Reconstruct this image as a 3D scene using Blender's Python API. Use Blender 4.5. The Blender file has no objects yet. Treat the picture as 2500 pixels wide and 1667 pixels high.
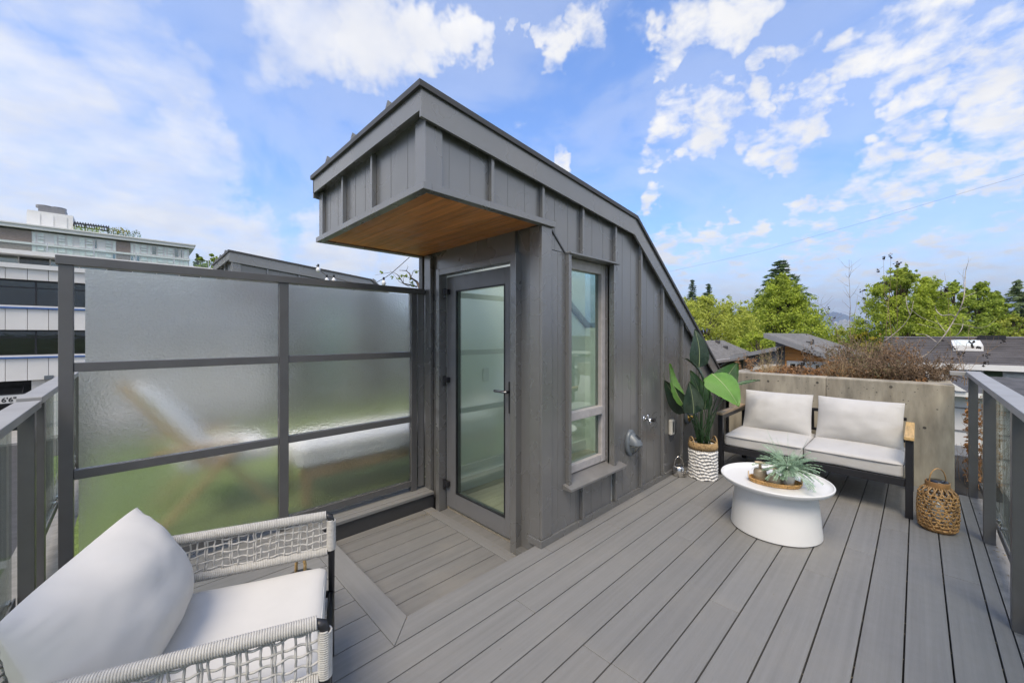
import bpy, bmesh, math, random
import numpy as np
from mathutils import Vector, Matrix, noise as mnoise
PI = math.pi
scene = bpy.context.scene
C = scene.collection
# ---------------------------------------------------------------- camera
H = 1.40                       # eye height above the deck boards (z = 0)
FPX, CX, HY = 957.5, 1250.0, 818.6   # focal length, centre and horizon in the 2500 px wide photograph
ANG = math.radians(45.9)       # x runs along the deck boards, y across them, z up
FWD = Vector((math.cos(ANG), math.sin(ANG), 0)); RGT = Vector((math.sin(ANG), -math.cos(ANG), 0)); UP = Vector((0, 0, 1))
cam_d = bpy.data.cameras.new('camera'); cam = bpy.data.objects.new('camera', cam_d); C.objects.link(cam)
cam.location = (0, 0, H); cam.rotation_euler = (PI/2, 0, ANG - PI/2)
cam_d.sensor_width = 36; cam_d.lens = 36*FPX/2500; cam_d.shift_y = -(833.5-HY)/2500
cam_d.clip_start = 0.02; cam_d.clip_end = 60000
scene.camera = cam
# ---------------------------------------------------------------- sun, exposure
SUN_TO = Vector((-0.50, -0.24, 0.83)).normalized()      # direction towards the sun
sun_d = bpy.data.lights.new('sun', 'SUN'); sun = bpy.data.objects.new('sun', sun_d); C.objects.link(sun)
sun_d.energy = 2.2; sun_d.angle = math.radians(28); sun_d.color = (1.0, 0.87, 0.69)
sun.rotation_euler = SUN_TO.to_track_quat('Z', 'Y').to_euler(); sun.location = (-4, -3, 8)
vs = scene.view_settings
vs.view_transform = 'Standard'; vs.look = 'None'; vs.exposure = 0.85; vs.gamma = 1.0
cy = scene.cycles
cy.use_denoising = True; cy.max_bounces = 7; cy.transparent_max_bounces = 12; cy.transmission_bounces = 6
cy.caustics_refractive = True; cy.caustics_reflective = False; cy.sample_clamp_indirect = 6.0
cy.diffuse_bounces = 3; cy.glossy_bounces = 3; cy.volume_bounces = 0

def px(u, v, d):               # world point seen at photograph pixel (u, v), d metres in front of the camera
    return Vector((0, 0, H)) + (FWD + RGT*((u-CX)/FPX) + UP*((HY-v)/FPX))*d
def pxy(u, v, y):              # ... on the plane Y = y
    r = FWD*FPX + RGT*(u-CX) + UP*(HY-v); return Vector((0, 0, H)) + r*(y/r.y)
def pxx(u, v, x):
    r = FWD*FPX + RGT*(u-CX) + UP*(HY-v); return Vector((0, 0, H)) + r*(x/r.x)
# ---------------------------------------------------------------- sky
class NT:
    """small helper for node trees"""
    def __init__(s, tree): s.t = tree; s.n = tree.nodes; s.l = tree.links
    def new(s, typ, **k):
        n = s.n.new(typ)
        for a, b in k.items(): setattr(n, a, b)
        return n
    def put(s, sock, v):
        if hasattr(v, 'is_output'): s.l.new(v, sock)
        elif v is not None:
            try: sock.default_value = v
            except Exception: sock.default_value = tuple(v) + (1,)
    def math(s, op, a, b=0.5, c=None, clamp=False):
        n = s.new('ShaderNodeMath', operation=op, use_clamp=clamp); s.put(n.inputs[0], a); s.put(n.inputs[1], b)
        if c is not None: s.put(n.inputs[2], c)
        return n.outputs[0]
    def vmath(s, op, a, b=None, sc=None):
        n = s.new('ShaderNodeVectorMath', operation=op); s.put(n.inputs[0], a)
        if b is not None: s.put(n.inputs[1], b)
        if sc is not None: s.put(n.inputs['Scale'], sc)
        return n.outputs['Value'] if op in ('DOT_PRODUCT', 'LENGTH') else n.outputs[0]
    def mrange(s, v, a, b, c=0.0, d=1.0, smooth=True):
        n = s.new('ShaderNodeMapRange', interpolation_type='SMOOTHSTEP' if smooth else 'LINEAR')
        for i, x in enumerate((v, a, b, c, d)): s.put(n.inputs[i], x)
        return n.outputs[0]
    def noise(s, vec, scale, detail=4, rough=0.55, dist=0.0):
        n = s.new('ShaderNodeTexNoise'); s.put(n.inputs['Vector'], vec)
        n.inputs['Scale'].default_value = scale; n.inputs['Detail'].default_value = detail
        n.inputs['Roughness'].default_value = rough; n.inputs['Distortion'].default_value = dist
        return n
    def mix(s, f, a, b, blend='MIX'):
        n = s.new('ShaderNodeMix', data_type='RGBA', blend_type=blend)
        s.put(n.inputs[0], f)
        for i, x in ((6, a), (7, b)):
            if hasattr(x, 'is_output'): s.l.new(x, n.inputs[i])
            else: n.inputs[i].default_value = tuple(x)[:3] + (1,)
        return n.outputs[2]
world = bpy.data.worlds.new('World'); scene.world = world; world.use_nodes = True
w = NT(world.node_tree); w.n.clear()
skt = w.new('ShaderNodeTexSky', sky_type='NISHITA'); skt.sun_disc = False
skt.sun_elevation = math.asin(SUN_TO.z); skt.sun_rotation = math.atan2(SUN_TO.x, SUN_TO.y)
skt.altitude = 60; skt.air_density = 1.0; skt.dust_density = 0.6; skt.ozone_density = 3.2
tc = w.new('ShaderNodeTexCoord'); DIR = tc.outputs['Generated']
sep = w.new('ShaderNodeSeparateXYZ'); w.put(sep.inputs[0], DIR); EL = sep.outputs[2]
wn = w.noise(DIR, 9.0, 4, 0.64); wv = w.vmath('SUBTRACT', wn.outputs['Color'], (.5, .5, .5))
D2 = w.vmath('ADD', DIR, w.vmath('SCALE', wv, sc=0.17))
wn2 = w.noise(DIR, 30.0, 2, 0.6); wv2 = w.vmath('SUBTRACT', wn2.outputs['Color'], (.5, .5, .5))
D2 = w.vmath('NORMALIZE', w.vmath('ADD', D2, w.vmath('SCALE', wv2, sc=0.035)))
def blob(u, v, r0, r1, amp=1.0):          # a soft round patch of cloud in one part of the sky; radii in degrees
    c = (FWD*FPX + RGT*(u-CX) + UP*(HY-v)).normalized()
    d = w.vmath('DOT_PRODUCT', D2, tuple(c))
    return w.mrange(d, math.cos(math.radians(r1)), math.cos(math.radians(r0)), 0.0, amp)
puffs = [(1375, 130, .6, 3.2), (1350, 90, .4, 2.4), (1430, 40, .8, 4), (1450, 95, .5, 3), (1380, 390, .4, 1.8), (1300, 70, .3, 1.4), (1640, 110, .5, 3.2), (1680, 70, .6, 3.4), (1760, 35, .6, 4), (1830, 10, .5, 4), (1620, 150, .4, 2.6),
         (1640, 290, 1, 4.5, .95), (1590, 390, .8, 3), (1740, 290, 1.2, 5), (1700, 360, .8, 4), (1830, 330, .8, 4), (1900, 380, .6, 3.2), (1960, 310, .8, 4), (2010, 250, .6, 3.4), (1860, 230, .6, 3, .8), (1760, 210, .5, 2.6, .8), (1960, 130, .5, 2.6, .8), (1870, 140, .5, 2.4, .8), (2080, 130, .6, 3.2, .9), (2180, 120, .8, 4), (2260, 60, 1, 5), (2310, 110, .8, 3.4),
         (2440, 90, 1, 4.5), (2470, 190, 1.4, 5), (2430, 280, 1.2, 4.6), (2390, 340, .8, 3.6), (2480, 300, 1, 4), (2280, 220, .6, 3), (2200, 240, .4, 2.4), (2210, 310, .6, 2.8), (2390, 415, .6, 3), (2160, 385, .4, 2.4), (2120, 460, .8, 3.4), (2060, 500, .5, 2.8), (2210, 470, .5, 2.6), (2250, 400, .5, 3), (2300, 440, .5, 2.4), (1960, 520, .5, 2.8), (2430, 440, .5, 3),
         (1580, 500, .3, 1.8), (1640, 590, .6, 3.2), (1720, 585, .5, 2.8), (1860, 565, .5, 2.4), (1790, 530, .3, 1.6), (2140, 545, .6, 3.4, .8), (1650, 650, 1.2, 5, .9), (1800, 640, 1, 5, .8), (2000, 640, 1.4, 6, .9), (2200, 670, 2, 7, .9), (2400, 640, 2, 7, .9), (1250, 60, .3, 1.2)]
veils = [(110, 330, 3, 11, .8), (330, 200, 1, 9, .62), (250, 70, 1, 8, .55), (430, 400, 2, 9, .85), (60, 560, 4, 13, .95), (330, 560, 3, 11, .95), (540, 620, 3, 9, .95), (800, 640, 2, 8, .9), (980, 690, 2, 8, .9), (740, 90, 1.5, 7, .70), (900, 110, 1.5, 6.5, .85), (1030, 90, 1, 5), (1130, 80, .8, 4), (660, 150, 1, 6, .45), (-500, 450, 4, 18), (-900, 250, 4, 20)]
def union(lst):
    acc = None
    for b in lst:
        o = blob(*b); acc = o if acc is None else w.math('MAXIMUM', acc, o)
    return acc
# flat layer coordinates for the cloud texture, the same all round the sky
pl = w.vmath('DIVIDE', DIR, None); pdiv = pl.node; comb = w.new('ShaderNodeCombineXYZ')
zz = w.math('ADD', w.math('MAXIMUM', EL, 0.0), 0.22)
for i in range(3): w.put(comb.inputs[i], zz)
w.put(pdiv.inputs[1], comb.outputs[0]); PLV = pl
fb = w.noise(PLV, 8.5, 7, 0.60, 0.2).outputs['Fac']
fbs = w.noise(PLV, 1.5, 5, 0.62, 0.5).outputs['Fac']
far_cov = w.mrange(fbs, .36, .54, 0.0, .97)
# cloud outside the view, cover raised so the sky lights less blue
c_in = tuple((FWD*.86 + UP*.5).normalized()); dfw = w.vmath('DOT_PRODUCT', DIR, c_in)
rest = w.math('MULTIPLY', far_cov, w.mrange(dfw, .42, .62, 1.0, .22))
P = w.math('ADD', w.math('MULTIPLY', union(puffs), .80), w.math('MULTIPLY', w.math('SUBTRACT', fb, .5), 2.5))
P = w.mrange(P, .24, 1.10)
V = w.math('ADD', w.math('MULTIPLY', union(veils), .95), w.math('MULTIPLY', w.math('SUBTRACT', fbs, .5), 1.5))
V = w.math('ADD', V, w.math('MULTIPLY', w.math('SUBTRACT', fb, .5), .55)); V = w.mrange(V, .06, 1.12, 0, .95)
mask = w.math('MAXIMUM', w.math('MAXIMUM', P, V), rest)
low = w.math('MULTIPLY', w.mrange(EL, .27, .05), w.mrange(fb, .28, .60, .55, 1.0))
mask = w.math('MAXIMUM', mask, w.math('MULTIPLY', low, .92), clamp=True)
shade = w.noise(PLV, 5.0, 3, .6).outputs['Fac']
CLOUD = 7.0
ccol = w.mix(w.mrange(shade, .35, .65), (CLOUD*.93, CLOUD*.92, CLOUD*.91), (CLOUD*1.07, CLOUD*1.04, CLOUD*.98))
skyc = w.mix(w.math('MULTIPLY', mask, .97), w.vmath('MULTIPLY', skt.outputs[0], (1.38, 1.66, 2.08)), ccol)
bg = w.new('ShaderNodeBackground'); w.put(bg.inputs[0], skyc); bg.inputs[1].default_value = 0.085
world.cycles.sampling_method = 'MANUAL'; world.cycles.sample_map_resolution = 512
wo = w.new('ShaderNodeOutputWorld'); w.l.new(bg.outputs[0], wo.inputs[0])
# ---------------------------------------------------------------- materials
MATS = {}
def mat(name, col, rough=0.6, metal=0.0, spec=0.5, var=0.12, vscale=3.0, stretch=(1, 1, 1), bump=0.0, bscale=60.0, obj_var=0.0,
        col2=None, blotch=None, bscale2=0.7, rough_var=0.08, coat=0.0, sheen=0.0, transl=None, coords='world', bstretch=None, blotch_stretch=None):
    m = bpy.data.materials.new(name); m.use_nodes = True; t = NT(m.node_tree); t.n.clear()
    out = t.new('ShaderNodeOutputMaterial'); b = t.new('ShaderNodeBsdfPrincipled'); t.l.new(b.outputs[0], out.inputs[0])
    if coords == 'world': v0 = t.new('ShaderNodeNewGeometry').outputs['Position']
    else: v0 = t.new('ShaderNodeTexCoord').outputs['Object']
    oi = t.new('ShaderNodeObjectInfo')
    mp = t.new('ShaderNodeMapping'); t.put(mp.inputs[0], v0); mp.inputs['Scale'].default_value = stretch
    if obj_var:
        off = t.math('MULTIPLY', oi.outputs['Random'], 37.0); cb = t.new('ShaderNodeCombineXYZ')
        for i in range(3): t.put(cb.inputs[i], off)
        t.put(mp.inputs['Location'], cb.outputs[0])
    n1 = t.noise(mp.outputs[0], vscale, 5, .6).outputs['Fac']
    c2 = col2 or tuple(c*(1-var*2) for c in col); c1 = tuple(min(1, c*(1+var)) for c in col)
    col_o = t.mix(t.mrange(n1, .3, .7, smooth=False), c2, c1)
    if blotch:
        mq = t.new('ShaderNodeMapping'); t.put(mq.inputs[0], v0); mq.inputs['Scale'].default_value = blotch_stretch or (1, 1, 1); n2 = t.noise(mq.outputs[0], bscale2, 4, .6).outputs['Fac']
        col_o = t.mix(t.mrange(n2, .45, .75, 0, .55), col_o, blotch)
    if obj_var:
        f = t.mrange(oi.outputs['Random'], 0, 1, 1-obj_var, 1+obj_var, smooth=False)
        col_o = t.vmath('SCALE', col_o, sc=f)
    t.put(b.inputs['Base Color'], col_o)
    rn = t.noise(v0, vscale*1.7, 3, .5).outputs['Fac']
    t.put(b.inputs['Roughness'], t.mrange(rn, .3, .7, max(.02, rough-rough_var), min(1, rough+rough_var), smooth=False))
    b.inputs['Metallic'].default_value = metal; b.inputs['Specular IOR Level'].default_value = spec
    b.inputs['Coat Weight'].default_value = coat; b.inputs['Sheen Weight'].default_value = sheen
    if bump:
        mp2 = t.new('ShaderNodeMapping'); t.put(mp2.inputs[0], v0); mp2.inputs['Scale'].default_value = bstretch or stretch
        bn = t.noise(mp2.outputs[0], bscale, 3, .6).outputs['Fac']
        bp = t.new('ShaderNodeBump'); bp.inputs['Strength'].default_value = bump; bp.inputs['Distance'].default_value = 0.004
        t.put(bp.inputs['Height'], bn); t.l.new(bp.outputs[0], b.inputs['Normal'])
    if transl:
        tr = t.new('ShaderNodeBsdfTranslucent'); t.put(tr.inputs[0], col_o); ms = t.new('ShaderNodeMixShader')
        ms.inputs[0].default_value = transl; t.l.new(b.outputs[0], ms.inputs[1]); t.l.new(tr.outputs[0], ms.inputs[2]); t.l.new(ms.outputs[0], out.inputs[0])
    MATS[name] = m; return m
def schlick(t, base):          # share of light a thin pane's face mirrors, from either side
    ge = t.new('ShaderNodeNewGeometry'); c = t.math('ABSOLUTE', t.vmath('DOT_PRODUCT', ge.outputs['Normal'], ge.outputs['Incoming']))
    return t.math('MULTIPLY_ADD', t.math('POWER', t.math('SUBTRACT', 1.0, c, clamp=True), 5.0), 1.0 - base, base, clamp=True)
def clear_glass(name, tint=(.93, .97, .95), base=.06, rough=0.0, wave=0.0):
    m = bpy.data.materials.new(name); m.use_nodes = True; t = NT(m.node_tree); t.n.clear()
    out = t.new('ShaderNodeOutputMaterial'); tr = t.new('ShaderNodeBsdfTransparent'); t.put(tr.inputs[0], tint + (1,))
    g = t.new('ShaderNodeBsdfGlossy'); g.inputs['Roughness'].default_value = rough; t.put(g.inputs[0], (.95, 1, .97, 1))
    fac = schlick(t, base)
    if wave:
        bn = t.noise(t.new('ShaderNodeNewGeometry').outputs['Position'], 1.5, 2).outputs['Fac']
        bp = t.new('ShaderNodeBump'); bp.inputs['Strength'].default_value = wave; bp.inputs['Distance'].default_value = .02
        t.put(bp.inputs['Height'], bn); t.l.new(bp.outputs[0], g.inputs['Normal'])
    ms = t.new('ShaderNodeMixShader'); t.put(ms.inputs[0], fac); t.l.new(tr.outputs[0], ms.inputs[1]); t.l.new(g.outputs[0], ms.inputs[2])
    t.l.new(ms.outputs[0], out.inputs[0]); MATS[name] = m; return m
def frosted(name):
    m = bpy.data.materials.new(name); m.use_nodes = True; t = NT(m.node_tree); t.n.clear()
    out = t.new('ShaderNodeOutputMaterial'); pos = t.new('ShaderNodeNewGeometry').outputs['Position']
    bn = t.noise(pos, 70, 3, .55).outputs['Fac']; bl = t.noise(pos, 9, 3, .6).outputs['Fac']
    bp = t.new('ShaderNodeBump'); bp.inputs['Strength'].default_value = 1.0; bp.inputs['Distance'].default_value = .008
    t.put(bp.inputs['Height'], bn)
    rf = t.new('ShaderNodeBsdfGlass'); rf.distribution = 'MULTI_GGX'; rf.inputs['IOR'].default_value = 1.13; t.put(rf.inputs['Roughness'], t.mrange(bl, .35, .65, .30, .40))
    t.put(rf.inputs[0], (.99, 1, .985, 1)); t.l.new(bp.outputs[0], rf.inputs['Normal'])
    gl = t.new('ShaderNodeBsdfGlossy'); t.put(gl.inputs['Roughness'], t.mrange(bl, .35, .65, .05, .22)); bp2 = t.new('ShaderNodeBump'); bp2.inputs['Strength'].default_value = .16; bp2.inputs['Distance'].default_value = .003; t.put(bp2.inputs['Height'], t.noise(pos, 60, 3, .6).outputs['Fac']); t.l.new(bp2.outputs[0], gl.inputs['Normal'])
    df = t.new('ShaderNodeBsdfTranslucent'); t.put(df.inputs[0], (.8, .83, .83, 1))
    m1 = t.new('ShaderNodeMixShader'); m1.inputs[0].default_value = .03; t.l.new(rf.outputs[0], m1.inputs[1]); t.l.new(df.outputs[0], m1.inputs[2])
    ms = t.new('ShaderNodeMixShader'); t.put(ms.inputs[0], schlick(t, .09)); t.l.new(m1.outputs[0], ms.inputs[1]); t.l.new(gl.outputs[0], ms.inputs[2])
    t.l.new(ms.outputs[0], out.inputs[0]); MATS[name] = m; return m
mat('panel', (.262, .260, .255), .28, metal=.55, var=.02, vscale=1.3, bump=.06, bscale=1.6, stretch=(1, 1, .35), rough_var=.03, obj_var=.06)
mat('trim', (.272, .270, .264), .28, metal=.6, var=.02, vscale=2, rough_var=.06)
mat('roof_metal', (.07, .068, .068), .42, metal=.2, var=.08)
mat('rail_metal', (.135, .133, .133), .40, metal=.3, var=.05, vscale=6, bump=.03, bscale=400)
mat('rail_cap', (.33, .325, .315), .45, metal=.1, var=.06)
mat('deck_board', (.202, .201, .197), .58, var=.06, vscale=10, stretch=(.09, 4.5, 1), bump=.28, bscale=60, bstretch=(.05, 2.6, 1), obj_var=.05, blotch=(.24, .23, .212), bscale2=1.6)
mat('deck_board_across', (.205, .203, .198), .60, var=.05, vscale=9, stretch=(3.2, .10, 1), bump=.25, bscale=46, bstretch=(2.6, .05, 1), obj_var=.04)
mat('landing_board', (.178, .175, .169), .66, var=.08, vscale=8, stretch=(.10, 3.2, 1), bump=.3, bscale=46, bstretch=(.05, 2.6, 1), obj_var=.05, blotch=(.235, .222, .20), bscale2=2.3)
mat('under', (.03, .03, .029), .9)
mat('membrane', (.25, .245, .23), .8, var=.14, vscale=14, bump=.3, bscale=200)
mat('riser', (.05, .05, .052), .5, var=.1)
mat('cedar', (.66, .26, .075), .40, var=.20, vscale=7, stretch=(4, .25, 4), bump=.08, bscale=60, obj_var=.14)
mat('concrete', (.385, .35, .28), .85, var=.28, vscale=6, stretch=(1, 1, .25), bump=.5, bscale=34, blotch=(.17, .14, .10), bscale2=4.2, blotch_stretch=(1, 1, .22))
mat('concrete_pit', (.10, .09, .075), .9, var=.3, vscale=30)
mat('cushion', (.50, .492, .478), .9, var=.04, vscale=5, bump=.12, bscale=900, sheen=.15)
mat('piping', (.20, .195, .19), .9)
mat('chair_fabric', (.61, .595, .565), .85, var=.03, vscale=4, bump=.08, bscale=900, sheen=.1)
mat('rope', (.52, .508, .48), .85, var=.08, vscale=60, bump=.4, bscale=700)
mat('black_metal', (.018, .018, .021), .38, var=.1)
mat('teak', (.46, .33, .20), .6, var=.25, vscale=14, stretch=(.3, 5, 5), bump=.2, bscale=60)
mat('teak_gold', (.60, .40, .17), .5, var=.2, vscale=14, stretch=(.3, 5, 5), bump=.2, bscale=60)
mat('white_resin', (.73, .73, .725), .42, var=.02, rough_var=.05)
mat('white_fabric', (.90, .885, .85), .8, var=.02)
mat('litter', (.30, .255, .175), .9, var=.4, vscale=200)
mat('leaf_vein_light', (.27, .47, .15), .5, var=.1)
mat('rattan', (.56, .33, .12), .55, var=.3, vscale=90, bump=.3, bscale=300)
mat('bamboo', (.46, .265, .10), .5, var=.28, vscale=25, bump=.15, bscale=200)
mat('bamboo_rim', (.36, .19, .07), .45, var=.2, vscale=20)
mat('solar_black', (.012, .013, .016), .15, var=.3, vscale=30)
mat('seagrass', (.40, .27, .13), .8, var=.3, vscale=70, bump=.4, bscale=250)
mat('white_weave', (.74, .73, .71), .75, var=.08, vscale=40, bump=.2, bscale=200)
mat('steel', (.62, .60, .57), .18, metal=1.0, var=.04)
mat('dark_steel', (.30, .29, .28), .25, metal=1.0, var=.04)
mat('chrome', (.75, .75, .75), .08, metal=1.0, var=.02)
mat('brass', (.80, .58, .20), .25, metal=1.0)
mat('fixture_grey', (.13, .15, .168), .42, metal=.1, var=.06)
mat('slot', (.03, .032, .035), .6)
mat('outlet_cream', (.52, .50, .44), .5, var=.05)
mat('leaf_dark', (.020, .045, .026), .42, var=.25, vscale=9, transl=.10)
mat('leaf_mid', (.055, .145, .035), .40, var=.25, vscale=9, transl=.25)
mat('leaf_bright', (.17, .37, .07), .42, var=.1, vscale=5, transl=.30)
mat('leaf_rib', (.42, .50, .26), .5, var=.1)
mat('leaf_vein', (.09, .13, .08), .5, var=.1)
mat('stalk', (.035, .085, .03), .45, var=.3, vscale=20)
mat('fern', (.36, .52, .36), .7, var=.25, vscale=30, transl=.3)
mat('smoke_glass', (.30, .245, .17), .14, var=.1, coat=.4)
mat('rib_glass', (.58, .58, .55), .12, var=.04, coat=.4)
mat('pale_wood', (.60, .46, .31), .6, var=.15, vscale=40)
mat('door_paint', (.19, .19, .195), .36, metal=.2, var=.04)
mat('window_vinyl', (.47, .44, .42), .45, var=.08, vscale=20)
mat('sill_metal', (.27, .262, .255), .38, metal=.35, var=.12)
mat('interior_white', (.88, .89, .85), .8, var=.02)
mat('interior_floor', (.50, .43, .33), .5, var=.15, vscale=6, stretch=(.4, 4, 1))
mat('soil', (.06, .045, .032), .95, var=.4, vscale=30, bump=.8, bscale=60)
mat('dead_stem', (.27, .19, .12), .85, var=.3, vscale=30)
mat('dead_leaf', (.24, .16, .10), .85, var=.45, vscale=25, transl=.25)
mat('rust_leaf', (.38, .20, .085), .85, var=.4, vscale=25, transl=.25)
mat('straw', (.62, .48, .28), .8, var=.25, vscale=30, transl=.2)
mat('olive_leaf', (.22, .205, .095), .8, var=.35, vscale=25, transl=.25)
mat('black_leaf', (.022, .018, .018), .8, var=.3, vscale=25)
mat('bare_bark', (.46, .41, .36), .85, var=.25, vscale=30, bump=.3, bscale=120)
mat('bark', (.11, .085, .065), .9, var=.3, vscale=8, bump=.5, bscale=20)
mat('turf', (.20, .265, .07), .9, var=.3, vscale=40, bump=.6, bscale=200)
mat('lawn', (.11, .16, .055), .9, var=.3, vscale=3, blotch=(.16, .17, .07), bscale2=.3)
mat('ground_far', (.09, .12, .06), .95, var=.3, vscale=.02)
mat('asphalt', (.055, .055, .056), .85, var=.15, vscale=3, bump=.3, bscale=60)
mat('pavement', (.33, .325, .31), .85, var=.1, vscale=3, bump=.2, bscale=40)
mat('white_clad', (.76, .745, .71), .5, var=.04, vscale=.4, obj_var=.03)
mat('white_trim', (.74, .74, .72), .5, var=.04)
mat('blue_trim', (.05, .13, .36), .4, var=.1)
mat('brick_pale', (.60, .58, .54), .8, var=.08, vscale=3)
mat('dark_opening', (.015, .015, .016), .8)
mat('grey_clad', (.76, .76, .745), .5, var=.04, vscale=.3, obj_var=.04)
mat('brown_brick', (.33, .275, .245), .8, var=.15, vscale=2.5, stretch=(1, 1, 6))
mat('sign_white', (.62, .62, .60), .5, var=.05)
mat('sign_black', (.02, .02, .02), .5)
mat('shingle', (.17, .165, .158), .9, var=.22, vscale=5, stretch=(1, 1, 3), bump=.6, bscale=22, blotch=(.23, .225, .215), bscale2=.5)
mat('shingle_dark', (.085, .085, .09), .9, var=.22, vscale=5, bump=.6, bscale=22)
mat('tile_roof', (.115, .108, .112), .7, var=.18, vscale=2, bump=.3, bscale=30, obj_var=.1)
mat('house_slate', (.17, .175, .19), .75, var=.06)
mat('house_orange', (.80, .35, .10), .65, var=.14, vscale=2, stretch=(.5, .5, 6), obj_var=.08)
mat('house_green', (.125, .175, .095), .7, var=.06, vscale=3, obj_var=.05)
mat('house_tan', (.32, .25, .16), .75, var=.08)
mat('house_white', (.66, .655, .66), .7, var=.04)
mat('gutter', (.22, .225, .24), .5, var=.05)
mat('hill_forest', (.045, .065, .075), 1.0, var=.3, vscale=.0015)
mat('tower_concrete', (.45, .47, .5), .8, var=.05, obj_var=.2)
mat('wire', (.03, .03, .03), .6)
mat('bulb_glass', (.75, .76, .78), .08, var=.02, coat=1.0)
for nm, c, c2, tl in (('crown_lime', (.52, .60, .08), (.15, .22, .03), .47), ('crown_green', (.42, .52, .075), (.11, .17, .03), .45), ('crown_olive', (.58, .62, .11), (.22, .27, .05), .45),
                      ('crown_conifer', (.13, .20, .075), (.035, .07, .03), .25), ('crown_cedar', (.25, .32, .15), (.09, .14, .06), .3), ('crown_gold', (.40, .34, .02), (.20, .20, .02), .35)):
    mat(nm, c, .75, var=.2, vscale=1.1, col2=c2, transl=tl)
clear_glass('rail_glass', (.93, .965, .95), .04, wave=.0)
clear_glass('door_glass', (.91, .975, .90), .14, wave=.02)
clear_glass('window_glass', (.66, .76, .72), .16, wave=.03)
clear_glass('dark_glass', (.14, .16, .17), .09, wave=.10)
clear_glass('pale_glass', (.40, .5, .48), .2, wave=.05)
clear_glass('lamp_glass', (.75, .78, .78), .12)
frosted('frosted_glass')
mat('pane_curtain', (.78, .85, .81), .3, var=.08, coat=.3)
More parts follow.
